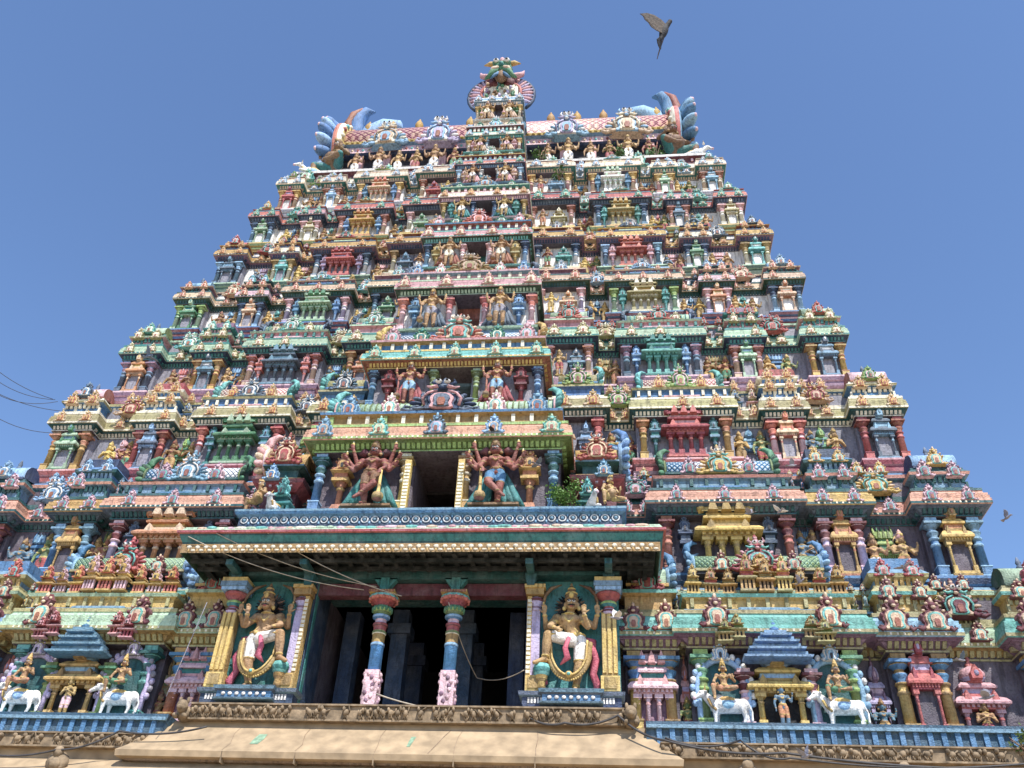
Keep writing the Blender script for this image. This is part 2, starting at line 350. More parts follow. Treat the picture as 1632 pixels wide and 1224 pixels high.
def barrel_mb(L, mat, rim, ribs=0):                              # barrel roof of radius 1 along x, half length L
    m = MB(); n = 14; a0, a1 = R(-25), R(180)
    b = len(m.v)
    for x in (-L, L):
        for i in range(n+1):
            t = a0+(a1-a0)*i/n; m.v.append((x, -math.cos(t), math.sin(t)))
    for i in range(n): m.face((b+i, b+n+1+i, b+n+2+i, b+1+i), mat, True)
    m.face([b+i for i in range(n+1)], rim); m.face([b+2*n+1-i for i in range(n+1)], rim)
    m.box(-L*1.02, L*1.02, -1.12, 1.0, -.62, -.42, rim); m.box(-L*.99, L*.99, -1.0, .95, -.85, -.62, 'dark')
    if ribs:
        k = max(2, int(2*L*ribs))
        for j in range(k+1):
            x = -L+2*L*j/k; m.tube([(x, -1.02*math.cos(a0+(PI*.62-a0)*i/8), 1.02*math.sin(a0+(PI*.62-a0)*i/8)) for i in range(9)], .07, rim, 5)
    m.tube([(-L, 0, 1.02), (L, 0, 1.02)], .08, rim, 6)
    return m

# ------------------------------------------------------------------ figures: capsules and ellipsoids fused into one continuous surface, coloured by the nearest one
def cap_mesh(a, b, ra, rb, seg=10):
    a, b = Vector(a), Vector(b); d = b-a; L = max(d.length, 1e-4); q = d.to_track_quat('Z', 'Y').to_matrix() if d.length > 1e-4 else Matrix.Identity(3)
    prof = [(ra*math.cos(t), -ra*math.sin(t)) for t in (1.2, .8, .4, 0)]+[(rb*math.cos(t), L+rb*math.sin(t)) for t in (0, .4, .8, 1.2)]
    m = MB(); m.lathe(prof, 'skin', seg); m.v = [tuple(a+q @ Vector(p)) for p in m.v]; return m
def fuse(prims, voxel, name):
    mb = MB()
    for p in prims:
        if p[0] == 'c': mb.add(cap_mesh(p[1], p[2], p[3], p[4]), Matrix.Identity(4))
        else: mb.ell(p[1], p[2], 'skin', 12, 8)
    me = bpy.data.meshes.new('tmp'); me.from_pydata(mb.v, [], mb.f)
    o = bpy.data.objects.new('tmp', me); COL.objects.link(o)
    md = o.modifiers.new('r', 'REMESH'); md.mode = 'VOXEL'; md.voxel_size = voxel; md.use_smooth_shade = True
    sm = o.modifiers.new('s', 'SMOOTH'); sm.factor = 0.4; sm.iterations = 2
    dg = bpy.context.evaluated_depsgraph_get(); dg.update()
    ev = bpy.data.meshes.new_from_object(o.evaluated_get(dg)); bpy.data.objects.remove(o); bpy.data.meshes.remove(me)
    nv = len(ev.vertices); co_ = np.empty(nv*3); ev.vertices.foreach_get('co', co_); co_ = co_.reshape(-1, 3)
    F = [tuple(p.vertices) for p in ev.polygons]; bpy.data.meshes.remove(ev)
    cen = np.array([co_[list(f)].mean(axis=0) for f in F]); best = np.full(len(F), 1e9); who = np.zeros(len(F), int)
    for i, p in enumerate(prims):
        if p[0] == 'c':
            a, b = np.array(p[1], float), np.array(p[2], float); d = b-a; t = np.clip(((cen-a) @ d)/max(d @ d, 1e-9), 0, 1)
            D = np.linalg.norm(cen-(a+t[:, None]*d), axis=1)-(p[3]+(p[4]-p[3])*t); mi = p[5]
        else:
            r = np.array(p[2], float); D = (np.linalg.norm((cen-np.array(p[1], float))/r, axis=1)-1)*r.min(); mi = p[3]
        k = D < best-1e-6; best[k] = D[k]; who[k] = i
    m = MB(); m.v = [tuple(c) for c in co_]
    mats = [p[5] if p[0] == 'c' else p[3] for p in prims]
    for f, w in zip(F, who): m.face(f, mats[w], True)
    return m
def lerp(a, b, t): return tuple(a[i]+(b[i]-a[i])*t for i in range(3))
def hand(P, wr, d, side, skin, s=1.0, curl=0.35, fingers=True):
    d = Vector(d).normalized(); n = Vector((0, -1, 0)); sd = d.cross(n)
    if sd.length < .1: sd = Vector((1, 0, 0))
    sd.normalize(); sd *= side; n = sd.cross(d)*(1 if side > 0 else -1); w = Vector(wr); c = w+d*.026*s
    P.append(('c', tuple(w), tuple(w+d*.04*s), .013*s, .017*s, skin)); P.append(('e', tuple(c), (.019*s,)*3, skin))
    if not fingers: return
    for i, L in enumerate((.034, .041, .038, .028)):
        b = w+d*.042*s+sd*(.0165-.011*i)*s; k = b+d*L*.55*s+n*.004*s; e = k+(d*(1-curl)-n*-curl)*L*.5*s
        P.append(('c', tuple(b), tuple(k), .0062*s, .0056*s, skin)); P.append(('c', tuple(k), tuple(e), .0056*s, .0046*s, skin))
    b = w+d*.016*s+sd*.016*s; P.append(('c', tuple(b), tuple(b+(d*.6+sd*.8)*.03*s), .0075*s, .0055*s, skin))
def human(J, skin='skin', cloth='white', gold='gold', crown='gold', face=True, fingers=True, belly=0.0, hair='black', beard=False, crown_h=1.0):
    P = []
    hx, hy, hz = J['head']; ch, pe = J['chest'], J['pelvis']; wa = lerp(pe, ch, .45)
    P.append(('e', ch, (.098, .062, .072), skin)); P.append(('c', ch, wa, .072, .06, skin)); P.append(('c', wa, pe, .06, .068, skin))
    if belly: P.append(('e', (wa[0], wa[1]-.03-belly*.3, wa[2]-.02), (.075+belly*.6, .06+belly, .075+belly*.4), skin))
    for sx in (-1, 1): P.append(('e', (ch[0]+sx*.045, ch[1]-.045, ch[2]+.01), (.042, .028, .036), skin))
    P.append(('e', pe, (.09, .068, .062), cloth)); P.append(('e', (pe[0], pe[1], pe[2]+.045), (.085, .07, .018), gold)); P.append(('e', (pe[0], pe[1]-.06, pe[2]+.03), (.022, .02, .022), gold))
    P.append(('c', (ch[0], ch[1], ch[2]+.05), (hx, hy+.01, hz-.04), .032, .03, skin)); P.append(('e', (hx, hy, hz), (.05, .054, .062), skin)); P.append(('e', (hx, hy-.02, hz-.035), (.036, .036, .03), skin))
    P.append(('e', (hx, hy-.058, hz-.008), (.009, .016, .016), skin))
    P.append(('e', (ch[0], ch[1]-.02, ch[2]+.055), (.062, .055, .012), gold)); P.append(('c', (ch[0]-.05, ch[1]-.06, ch[2]+.03), (ch[0], ch[1]-.078, ch[2]-.035), .008, .009, gold)); P.append(('c', (ch[0]+.05, ch[1]-.06, ch[2]+.03), (ch[0], ch[1]-.078, ch[2]-.035), .008, .009, gold))
    P.append(('c', (ch[0]+.06, ch[1]-.05, ch[2]+.05), (wa[0]-.05, wa[1]-.055, wa[2]-.03), .006, .006, gold))
    for sx in (-1, 1):
        P.append(('e', (hx+sx*.053, hy+.005, hz-.005), (.012, .016, .024), skin)); P.append(('e', (hx+sx*.062, hy, hz-.04), (.017, .014, .02), gold))
        P.append(('e', (hx+sx*.06, hy+.03, hz-.02), (.03, .03, .055), hair))
        if face:
            P.append(('e', (hx+sx*.021, hy-.048, hz+.008), (.0135, .01, .0095), 'white')); P.append(('e', (hx+sx*.021, hy-.057, hz+.008), (.0062, .005, .0072), 'black'))
            P.append(('c', (hx+sx*.008, hy-.054, hz+.024), (hx+sx*.036, hy-.042, hz+.026), .0045, .0035, 'black'))
            P.append(('c', (hx+sx*.004, hy-.058, hz-.028), (hx+sx*.034, hy-.046, hz-.026), .007, .004, 'black'))
    if face: P.append(('e', (hx, hy-.053, hz-.04), (.014, .008, .006), 'red'))
    c0 = hz+.042
    P.append(('e', (hx, hy, c0), (.062, .064, .018), crown)); P.append(('c', (hx, hy, c0), (hx, hy, c0+.05*crown_h), .055, .046, crown)); P.append(('e', (hx, hy, c0+.055*crown_h), (.056, .056, .011), gold))
    P.append(('c', (hx, hy, c0+.06*crown_h), (hx, hy, c0+.1*crown_h), .041, .03, crown)); P.append(('e', (hx, hy, c0+.1*crown_h), (.037, .037, .01), gold)); P.append(('c', (hx, hy, c0+.1*crown_h), (hx, hy, c0+.15*crown_h), .022, .01, crown))
    P.append(('e', (hx, hy-.06, c0+.02), (.022, .016, .028), gold))
    for sh, el, wr, hd, side in J['arms']:
        P.append(('e', sh, (.042, .04, .04), skin)); P.append(('c', sh, el, .034, .027, skin)); P.append(('c', el, wr, .027, .0165, skin))
        P.append(('e', lerp(sh, el, .45), (.037, .037, .016), gold)); P.append(('e', lerp(el, wr, .86), (.0235, .0235, .0135), gold))
        hand(P, wr, hd, side, skin, 1.05, fingers=fingers)
    for hp, kn, an, to in J['legs']:
        P.append(('c', hp, lerp(hp, kn, J.get('cl', .62)), .06, .05, cloth)); P.append(('c', lerp(hp, kn, J.get('cl', .62)), kn, .047, .041, skin if J.get('short', True) else cloth)); P.append(('e', lerp(hp, kn, J.get('cl', .62)+.04), (.053, .053, .017), gold))
        P.append(('c', kn, lerp(kn, an, .4), .041, .04, skin)); P.append(('c', lerp(kn, an, .4), an, .04, .0235, skin)); P.append(('e', lerp(kn, an, .88), (.034, .034, .014), gold))
        P.append(('c', an, to, .024, .017, skin)); P.append(('e', (an[0]-(to[0]-an[0])*.12, an[1]-(to[1]-an[1])*.12, an[2]-.008), (.022, .024, .02), skin))
    return P
def mirror_mb(m):
    o = MB(); o.add(m, Matrix.Diagonal((-1, 1, 1, 1))); return o
FIG = {}
def fig_mesh(key, make):                                        # dict part name -> MB
    if key not in FIG: FIG[key] = {n: mb.mesh(n) for n, mb in make().items()}
    return FIG[key]
def statue(key, make, loc, h, label, cat, group, rz=0.0, name='statue', wide=1.0):
    ms = fig_mesh(key, make)
    sc_ = (h*wide, h*wide, h) if wide != 1 else h
    r = link(name, ms['body'], None, loc, sc_, (0, 0, rz)); tag(r, label, cat, group)
    for n, me in ms.items():
        if n != 'body': link(n.split('#')[0], me, r)
    return r

def legs_straight(dx=.06, bend=0.0):
    return [((s*.05, 0, .43), (s*dx+bend*.3, -.02, .235), (s*dx, .0, .035), (s*(dx+.03), -.075, .015)) for s in (-1, 1)]
def J_guard(lower=(1, 1), crossed=False):
    J = dict(head=(0, -.02, .785), chest=(0, 0, .63), pelvis=(0, 0, .46))
    J['arms'] = [((-.115, 0, .665), (-.2, .0, .59), (-.225, -.03, .69), (-.02, 0, 1), -1), ((.115, 0, .665), (.2, 0, .59), (.225, -.03, .69), (.02, 0, 1), 1),
                 ((-.11, -.01, .655), (-.16, -.05, .53), (-.12, -.13, .47), (-.1, -.3, -1), -1), ((.11, -.01, .655), (.165, -.05, .54), (.13, -.14, .52), (-.2, -1, .4), 1)]
    J['legs'] = legs_straight(.06)
    return J
def flower(m, c, r, a, b):
    m.ell(c, (r*.5, r*.4, r), a, 7, 5); m.ell((c[0], c[1], c[2]+r), (r*.3, r*.3, r*.5), b, 6, 4)
def club_mb(a, b, c, L):
    m = MB(); m.lathe([(.012, 0), (.05, .02), (.06, .06), (.05, .1), (.02, .12), (.016, .2), (.022, .22), (.016, .24), (.014, L)], [a, b, b, a, c, b, c, c], 10); return m
def robe_mb(col, w=.2, z0=.02, z1=.5):
    m = MB()
    for s in (-1, 1):
        for k in range(3):
            x = s*(.07+.05*k)
            m.tube([(x*.5, .05, z1), (x*.9, .05, z1*.6+z0*.4), (x*1.25, .04, z0+.1), (x*(1.5+.1*k), .03, z0)], [.03, .045, .05, .02], col, 6)
    return m
def mk_guard(skin, cloth, gold, crown, robe, v=.0075):
    def f():
        J = J_guard(); d = {'body': fuse(human(J, skin, cloth, gold, crown), v, 'body')}
        w = MB()
        for s in (-1, 1): w = MB(); flower(w, (s*.23, -.03, .775), .03, gold, crown); d['emblem#%d' % s] = w
        c = MB(); c.add(club_mb(gold, crown, skin, .46), TS((-.14, -.14, 0))); d['club'] = c
        d['sash'] = robe_mb(robe)
        return d
    return f
def mk_many(skin, cloth, gold, robe, flip):                     # eight armed guardian with one leg crossed before the other
    def f():
        J = dict(head=(0.01, -.03, .79), chest=(0, 0, .635), pelvis=(-.01, 0, .465))
        A = []
        for s in (-1, 1):
            for k, (ex, ez, wx, wz) in enumerate(((.165, .64, .215, .8), (.195, .585, .26, .665), (.18, .53, .235, .545))):
                A.append(((s*.11, .015, .67-.02*k), (s*ex, .0-.02*k, ez-.03), (s*wx, -.05, wz), (s*.25, -.2, 1 if k == 0 else .3), s))
        A.append(((-.11, -.02, .65), (-.15, -.06, .53), (-.09, -.13, .5), (.5, -.5, .1), -1)); A.append(((.11, -.02, .65), (.155, -.06, .53), (.115, -.12, .45), (0, -.4, -1), 1))
        J['arms'] = A
        J['legs'] = [((-.05, 0, .435), (-.05, -.03, .24), (-.03, .0, .04), (-.05, -.07, .015)), ((.05, -.01, .435), (.06, -.09, .27), (-.06, -.1, .12), (-.11, -.13, .05))]
        b = fuse(human(J, skin, cloth, gold, 'bronze'), .0068, 'body'); d = {'body': b}
        for s in (-1, 1):
            for q, (x, y, z, r_, cb) in enumerate(((.225, -.06, .875, .035, 'cream'), (.275, -.06, .74, .028, 'cream'), (.25, -.07, .6, .024, 'maroon'))):
                w = MB(); flower(w, (s*x, y, z), r_, 'gold', cb); d['emblem#%d%d' % (s, q)] = w
            w = MB(); w.tube([(s*.07, .03, .78), (s*.12, .03, .82), (s*.18, .03, .8)], [.05, .06, .02], 'maroon', 6); d['plume#%d' % s] = w
        c = MB(); c.add(club_mb('brick', 'ochre', 'gold', .44), TS((.13, -.12, 0))); d['club'] = c
        rb = robe_mb(robe); rb2 = MB(); rb2.add(rb, TS((0, .02, 0), (1.25, 1, 1))); rb2 = MB(); rb2.add(rb, TS((0, .02, 0), (1.0, 1, 1))); d['sash'] = rb2
        if flip: d = {k: mirror_mb(m) for k, m in d.items()}
        return d
    return f
def mk_hero(flip, sash='hotpink'):                               # porch guardian: one leg raised over a club, four arms
    def f():
        J = dict(head=(.0, -.05, .78), chest=(.02, -.02, .63), pelvis=(-.035, 0, .465), short=True, cl=.78)
        J['arms'] = [((-.085, .0, .67), (-.185, -.01, .59), (-.215, -.07, .68), (.05, -.1, 1), -1), ((.125, .0, .67), (.21, -.01, .575), (.225, -.07, .68), (0, -.1, 1), 1),
                     ((-.08, -.02, .655), (-.135, -.09, .555), (-.105, -.17, .635), (0, -.1, 1), -1), ((.12, -.02, .655), (.175, -.09, .56), (.13, -.16, .515), (-.6, -.3, -.5), 1)]
        J['legs'] = [((-.075, 0, .44), (-.06, -.03, .235), (-.03, .0, .04), (-.03, -.085, .015)), ((-.0, -.03, .455), (.19, -.1, .475), (.215, -.08, .27), (.295, -.13, .22))]
        P = human(J, 'skin', 'white', 'gold', 'bronze')
        d = {'body': fuse(P, .0048, 'body')}
        h = MB()
        for i in range(22):
            t = R(-55)+R(290)*i/21; c_, s_ = math.cos(t), math.sin(t)
            h.tube([(.012+.05*c_, .0, .775+.05*s_), (.012+.1*c_, .01, .775+.1*s_), (.012+.135*c_, .0, .775+.135*s_*.95)], [.016, .013, .003], 'black' if i % 3 else 'chest', 5)
        d['hair'] = h
        g = MB(); n = 28; pts = []
        for i in range(n+1):
            t = PI+PI*i/n; pts.append((.02+.165*math.cos(t), -.035-.05*math.sin(t+PI), .38+.27*math.sin(t)+(.05 if abs(math.cos(t)) > .95 else 0)))
        g.tube(pts, .028, 'ochre', 8); g.tube([(x*.9+.002, y-.03, z+.012) for x, y, z in pts], .01, 'gold', 5)
        for p in pts[2:-2]: g.ell((p[0]*1.02, p[1]-.012, p[2]-.026), (.012, .014, .012), 'gold', 6, 4)
        g.ell((.02, -.12, .125), (.03, .02, .03), 'gold', 8, 6); g.ell((.02, -.14, .125), (.015, .012, .015), 'turq', 8, 6)
        d['garland'] = g
        for s, x0 in ((-1, -.215), (1, .235)):
            w = MB(); d['emblem#%d' % s] = w
            flower(w, (x0, -.06, .755), .03, 'ochre', 'gold'); w.tube([(x0, -.03, .8), (x0+s*-.01, -.02, .88), (x0-s*.06, -.01, .95), (x0-s*.15, 0, .99)], [.012, .018, .018, .006], 'bronze', 6)
        c = MB(); c.lathe([(.02, .0), (.035, .03), (.03, .08), (.045, .1), (.05, .13), (.065, .15), (.072, .19), (.06, .225), (.03, .235)], ['ochre', 'gold', 'ochre', 'gold', 'turq', 'teal', 'turq', 'gold'], 14, (.24, -.06)); d['club'] = c
        s_ = MB()
        s_.tube([(-.08, .02, .5), (-.16, .03, .42), (-.19, .02, .3), (-.17, .03, .18), (-.21, .02, .08), (-.18, .02, .02)], [.02, .035, .04, .03, .038, .01], sash, 7)
        s_.tube([(-.09, .04, .5), (-.17, .05, .47), (-.18, .04, .38)], [.02, .04, .02], sash, 7)
        s_.tube([(.02, -.09, .46), (.05, -.1, .36), (.03, -.09, .28), (.09, -.08, .22)], [.018, .024, .03, .006], sash, 7)
        s_.tube([(.16, .02, .3), (.24, .03, .2), (.22, .02, .1), (.27, .02, .03)], [.015, .03, .03, .006], sash, 7)
        d['sash'] = s_
        if flip: d = {k: mirror_mb(m) for k, m in d.items()}
        return d
    return f
def mk_small(skin, cloth, gold, crown, var):
    def f():
        J = dict(head=(0, -.02, .785), chest=(0, 0, .63), pelvis=(0, 0, .46))
        if var == 0: J['arms'] = [((-.11, 0, .66), (-.155, -.03, .52), (-.06, -.11, .57), (1, 0, .4), -1), ((.11, 0, .66), (.155, -.03, .52), (.06, -.11, .57), (-1, 0, .4), 1)]
        elif var == 1: J['arms'] = [((-.11, 0, .66), (-.16, -.02, .53), (-.15, -.05, .4), (0, 0, -1), -1), ((.11, 0, .66), (.17, -.03, .55), (.2, -.08, .67), (0, 0, 1), 1)]
        else: J['arms'] = [((-.11, 0, .66), (-.2, -.02, .6), (-.22, -.05, .7), (0, 0, 1), -1), ((.11, 0, .66), (.2, -.02, .6), (.22, -.05, .7), (0, 0, 1), 1), ((-.11, 0, .65), (-.16, -.04, .53), (-.11, -.12, .5), (0, -1, 0), -1), ((.11, 0, .65), (.16, -.04, .53), (.11, -.12, .5), (0, -1, 0), 1)]
        J['legs'] = legs_straight(.055, .04 if var == 1 else 0); J['short'] = False
        P = human(J, skin, cloth, gold, crown, face=False, fingers=False)
        P += [('e', (0, .03, .8), (.1, .015, .1), gold), ('e', (0, .02, .02), (.15, .1, .03), gold)]
        return {'body': fuse(P, .013, 'body')}
    return f
def mk_seated(skin, cloth, gold, crown, belly=.05, raised=False, crown_h=1.0):
    def f():
        J = dict(head=(0, -.03, .72), chest=(0, 0, .55), pelvis=(0, 0, .36), short=False)
        J['arms'] = [((-.12, 0, .585), (-.19, -.03, .46), (-.14, -.14, .37), (.2, -1, 0), -1), ((.12, 0, .585), (.2, -.03, .47), (.15, -.13, .5), (0, -.2, 1), 1)]
        if raised: J['arms'][0] = ((-.12, 0, .585), (-.24, -.02, .56), (-.27, -.05, .72), (0, 0, 1), -1)
        J['legs'] = [((-.07, -.02, .34), (-.22, -.13, .36), (-.2, -.12, .12), (-.23, -.2, .1)), ((.07, -.02, .34), (.2, -.16, .32), (.06, -.17, .3), (.0, -.2, .29))]
        P = human(J, skin, cloth, gold, crown, face=True, fingers=True, belly=belly, crown_h=crown_h)
        return {'body': fuse(P, .0085, 'body')}
    return f
def mk_bull(stand=True):
    def f():
        P = [('c', (-.2, 0, .52), (.3, 0, .52), .17, .16, 'white'), ('e', (-.14, 0, .68), (.14, .1, .1), 'white'), ('c', (-.26, 0, .56), (-.46, -.04, .74), .13, .085, 'white'),
             ('e', (-.52, -.06, .77), (.11, .08, .085), 'white'), ('c', (-.55, -.07, .75), (-.68, -.09, .68), .065, .045, 'white'), ('e', (-.7, -.09, .66), (.05, .05, .045), 'pink'),
             ('e', (.38, 0, .54), (.14, .14, .15), 'white'), ('c', (.48, 0, .6), (.56, 0, .4), .025, .02, 'white'), ('c', (.56, 0, .4), (.54, -.02, .2), .02, .03, 'white')]
        for s in (-1, 1):
            P += [('c', (-.46, s*.06, .84), (-.44, s*.13, .98), .028, .01, 'gold'), ('e', (-.44, s*.12, .8), (.04, .07, .03), 'white'), ('e', (-.57, -.06+s*.065, .79), (.018, .014, .018), 'black')]
        P += [('c', (-.36, -.14, .52), (-.4, -.13, .62), .035, .03, 'gold'), ('c', (-.36, -.14, .5), (-.26, -.17, .4), .03, .03, 'ochre'), ('e', (.02, -.02, .64), (.2, .17, .08), 'gold'), ('e', (.02, -.14, .53), (.16, .05, .1), 'sky')]
        if stand:
            for x, y in ((-.27, -.1), (-.2, .1), (.34, -.1), (.42, .1)):
                kx = x+(.0 if x < 0 else .05)
                P += [('c', (x, y, .46), (kx, y, .24), .075, .042, 'white'), ('c', (kx, y, .24), (x-.01, y, .05), .04, .032, 'white'), ('e', (x-.015, y, .03), (.042, .042, .03), 'black')]
        else:
            P = [(p[0], (p[1][0], p[1][1], p[1][2]-.3), (p[2][0], p[2][1], p[2][2]-.3), *p[3:]) if p[0] == 'c' else ('e', (p[1][0], p[1][1], p[1][2]-.3), p[2], p[3]) for p in P]
            for x, y in ((-.24, -.14), (.3, -.16)): P += [('c', (x, y, .14), (x-.2, y-.06, .06), .075, .05, 'white'), ('c', (x-.2, y-.06, .06), (x-.02, y-.08, .04), .045, .035, 'white')]
        return {'body': fuse(P, .016, 'body')}
    return f

# ------------------------------------------------------------------ storeys of the tower (floor and cornice heights, metres)
T = {1: 10.9, 2: 15.5, 3: 19.95, 4: 24.1, 5: 27.95, 6: 31.4, 7: 34.8, 8: 37.95}
FL = {1: 8.3, 2: 13.2, 3: 17.9, 4: 22.15, 5: 26.15, 6: 29.55, 7: 32.9, 8: 36.0, 9: 39.2}
def _off(z): q = z-15.36; return 0.2566*q-0.00161*q*q
def front(z): return 24.0+0.998*_off(z)
def halfw(z): return 16.658-_off(z)
ORD = ['', 'lowest', 'second', 'third', 'fourth', 'fifth', 'sixth', 'seventh', 'eighth', 'topmost']
PAL = {
 1: dict(kap='turq', dent='mauve', pl='blue', pl2='steel', wall='wall', cs=('olive', 'lime', 'green'), ck=('gold', 'ochre', 'blue'), cc=('orange', 'gold', 'blue'), ss=('sky', 'blue', 'gold'), sk=('coral', 'red', 'lilac'), sc=('gold', 'ochre', 'red'), r1=('lilac', 'mauve', 'pink'), r2=('salmon', 'coral', 'lilac'), bar=('palegreen', 'dkgreen', 'olive'), kb=('red', 'salmon', 'turq'), ks=('maroon', 'peach', 'turq'), h1='gold', h2='khaki', kp2='sky', hn=('blue', 'sky', 'steel')),
 2: dict(kap='terra', dent='slate', pl='navy', pl2='blue', wall='wall', cs=('coral', 'brick', 'maroon'), ck=('lilac', 'pink', 'maroon'), cc=('blue', 'sky', 'steel'), ss=('gold', 'ochre', 'gold'), sk=('gold', 'orange', 'ochre'), sc=('gold', 'ochre', 'orange'), r1=('blue', 'sky', 'navy'), r2=('lime', 'olive', 'green'), bar=('sky', 'navy', 'white'), kb=('gold', 'peach', 'turq'), ks=('pink', 'mauve', 'turq'), h1='steel', h2='dkteal', kp2='gold', hn=('green', 'dkgreen', 'olive')),
 3: dict(kap='khaki', dent='dkteal', pl='red', pl2='salmon', wall='greywall', cs=('gold', 'ochre', 'orange'), ck=('pink', 'red', 'coral'), cc=('coral', 'red', 'brick'), ss=('red', 'coral', 'pink'), sk=('peach', 'coral', 'orange'), sc=('slate', 'sky', 'steel'), r1=('sky', 'blue', 'steel'), r2=('green', 'lime', 'olive'), bar=('pink', 'brick', 'cream'), kb=('lime', 'green', 'pink'), ks=('peach', 'gold', 'red'), h1='blue', h2='cream', kp2='khaki', hn=('turq', 'teal', 'dkteal')),
 4: dict(kap='palegreen', dent='navy', pl='mauve', pl2='pink', wall='grey', cs=('slate', 'steel', 'mauve'), ck=('peach', 'pink', 'brick'), cc=('gold', 'orange', 'ochre'), ss=('turq', 'teal', 'sky'), sk=('palegreen', 'green', 'steel'), sc=('steel', 'slate', 'white'), r1=('khaki', 'ochre', 'olive'), r2=('blue', 'sky', 'navy'), bar=('palegreen', 'olive', 'green'), kb=('coral', 'red', 'turq'), ks=('khaki', 'cream', 'peach'), h1='salmon', h2='teal', kp2='palegreen', hn=('slate', 'navy', 'steel')),
 5: dict(kap='peach', dent='dkgreen', pl='maroon', pl2='blue', wall='white', cs=('palegreen', 'green', 'lime'), ck=('lilac', 'white', 'salmon'), cc=('sky', 'steel', 'navy'), ss=('khaki', 'cream', 'gold'), sk=('orange', 'peach', 'gold'), sc=('peach', 'orange', 'cream'), r1=('blue', 'sky', 'navy'), r2=('turq', 'teal', 'dkteal'), bar=('sky', 'steel', 'white'), kb=('sky', 'steel', 'white'), ks=('peach', 'coral', 'cream'), h1='mauve', h2='dkteal', kp2='pink', hn=('ochre', 'gold', 'brick')),
 6: dict(kap='gold', dent='mauve', pl='dkgreen', pl2='palegreen', wall='white', cs=('steel', 'navy', 'sky'), ck=('white', 'steel', 'navy'), cc=('cream', 'khaki', 'ochre'), ss=('red', 'coral', 'salmon'), sk=('green', 'palegreen', 'teal'), sc=('turq', 'teal', 'white'), r1=('salmon', 'pink', 'brick'), r2=('pink', 'salmon', 'maroon'), bar=('coral', 'brick', 'salmon'), kb=('slate', 'steel', 'white'), ks=('peach', 'gold', 'coral'), h1='brick', h2='navy', kp2='cream', hn=('slate', 'navy', 'steel')),
 7: dict(kap='coral', dent='navy', pl='olive', pl2='gold', wall='white', cs=('steel', 'sky', 'navy'), ck=('peach', 'salmon', 'brick'), cc=('cream', 'white', 'salmon'), ss=('khaki', 'gold', 'ochre'), sk=('slate', 'steel', 'sky'), sc=('khaki', 'cream', 'ochre'), r1=('salmon', 'coral', 'pink'), r2=('turq', 'teal', 'palegreen'), bar=('turq', 'teal', 'white'), kb=('turq', 'palegreen', 'white'), ks=('turq', 'palegreen', 'teal'), h1='mauve', h2='slate', kp2='salmon', hn=('teal', 'turq', 'steel')),
 8: dict(kap='cream', dent='teal', pl='grey', pl2='white', wall='white', cs=('peach', 'brick', 'gold'), ck=('salmon', 'peach', 'gold'), cc=('peach', 'cream', 'brick'), ss=('white', 'palegreen', 'pink'), sk=('palegreen', 'green', 'white'), sc=('sky', 'steel', 'white'), r1=('sky', 'blue', 'navy'), r2=('sky', 'blue', 'white'), bar=('sky', 'steel', 'white'), kb=('turq', 'sky', 'white'), ks=('sky', 'white', 'steel'), h1='maroon', h2='peach', kp2='cream', hn=('blue', 'sky', 'steel')),
}
PALL = {}
for k, p in PAL.items():
    q = dict(p); PALL[k] = q; n1 = PAL[k % 8+1]; n2 = PAL[(k+2) % 8+1]
    q['cs'], q['ck'], q['cc'] = p['ck'], p['cc'], p['cs']; q['ss'] = n2['sk']; q['sk'] = p['sc']; q['sc'] = n1['sk']
    q['r1'], q['r2'] = p['r2'], n2['r1']; q['kb'] = n2['kb']
    if k == 1: q.update(cs=('teal', 'turq', 'dkteal'), kap='palegreen', dent='ochre')
    if k in (4, 5, 6): q['wall'] = 'greywall'
def kudu(P, cols, loc, w, parent, big=False, dk='brick', h=None):
    key = ('kudu', cols, dk, big)
    sub('arch_ornament', key, mk_kudu(cols[0], cols[1], cols[2], dk, big), parent, loc, (w, w, h or w))
def dentils(mb, x0, x1, y, o0, o1, z0, z1, step, mat):
    n = max(2, int((x1-x0)/step))
    for i in range(n):
        x = x0+(x1-x0)*(i+.5)/n; w = (x1-x0)/n*.3
        b = len(mb.v)
        mb.box(x-w, x+w, y-o1, y-o0, z0, z1, mat); 
        for j in (0, 1): v = mb.v[b+j]; mb.v[b+j] = (v[0], v[1]+(o1-o0)*.55, v[2])
def cornice_mb(hw, dep, d, o, kap, dent, lip):
    m = MB()
    m.sweep([(-.02, .84*d), (.03, .845*d), (.03, .865*d), (-.03, .87*d), (-.03, .88*d), (.32*o, .935*d), (.55*o, .938*d), (.55*o, .948*d), (.9*o, .955*d), (o, .965*d), (o, 1.0*d), (.98*o, 1.04*d), (.9*o, 1.045*d), (.94*o, 1.085*d), (.84*o, 1.09*d), (.86*o, 1.125*d), (.68*o, 1.13*d), (.55*o, 1.175*d), (.62*o, 1.18*d), (.62*o, 1.22*d), (-.04, 1.22*d)],
            hw, 0, dep, ['wall', lip, dent, dent, dent, dent, dent, dent, kap, lip, kap, lip, kap, lip, kap, lip, kap, kap, lip, kap])
    dentils(m, -hw, hw, 0, -.03, .5*o, .88*d, .935*d, .065*d, lip if lip != kap else dent)
    n = max(3, int(2*hw/.16))
    for i in range(n):
        x = -hw+2*hw*(i+.5)/n; m.box(x-.025, x+.025, -o-.012, -o+.02, .97*d, .995*d, 'cream' if kap != 'cream' else 'peach')
    for s in (-1, 1):
        for i in range(4):
            y = .1+i*.14*d; m.box(min(s*(hw-.03), s*(hw+.4*o)), max(s*(hw-.03), s*(hw+.4*o)), y, y+.05*d, .885*d, .93*d, lip)
    return m
def columns(P, cols, W, xs, h, parent, y=.1, thick=.86):
    for x in xs: sub('column', ('col', cols, thick), mk_column(*cols, thick), parent, W(x, y, 0), h)
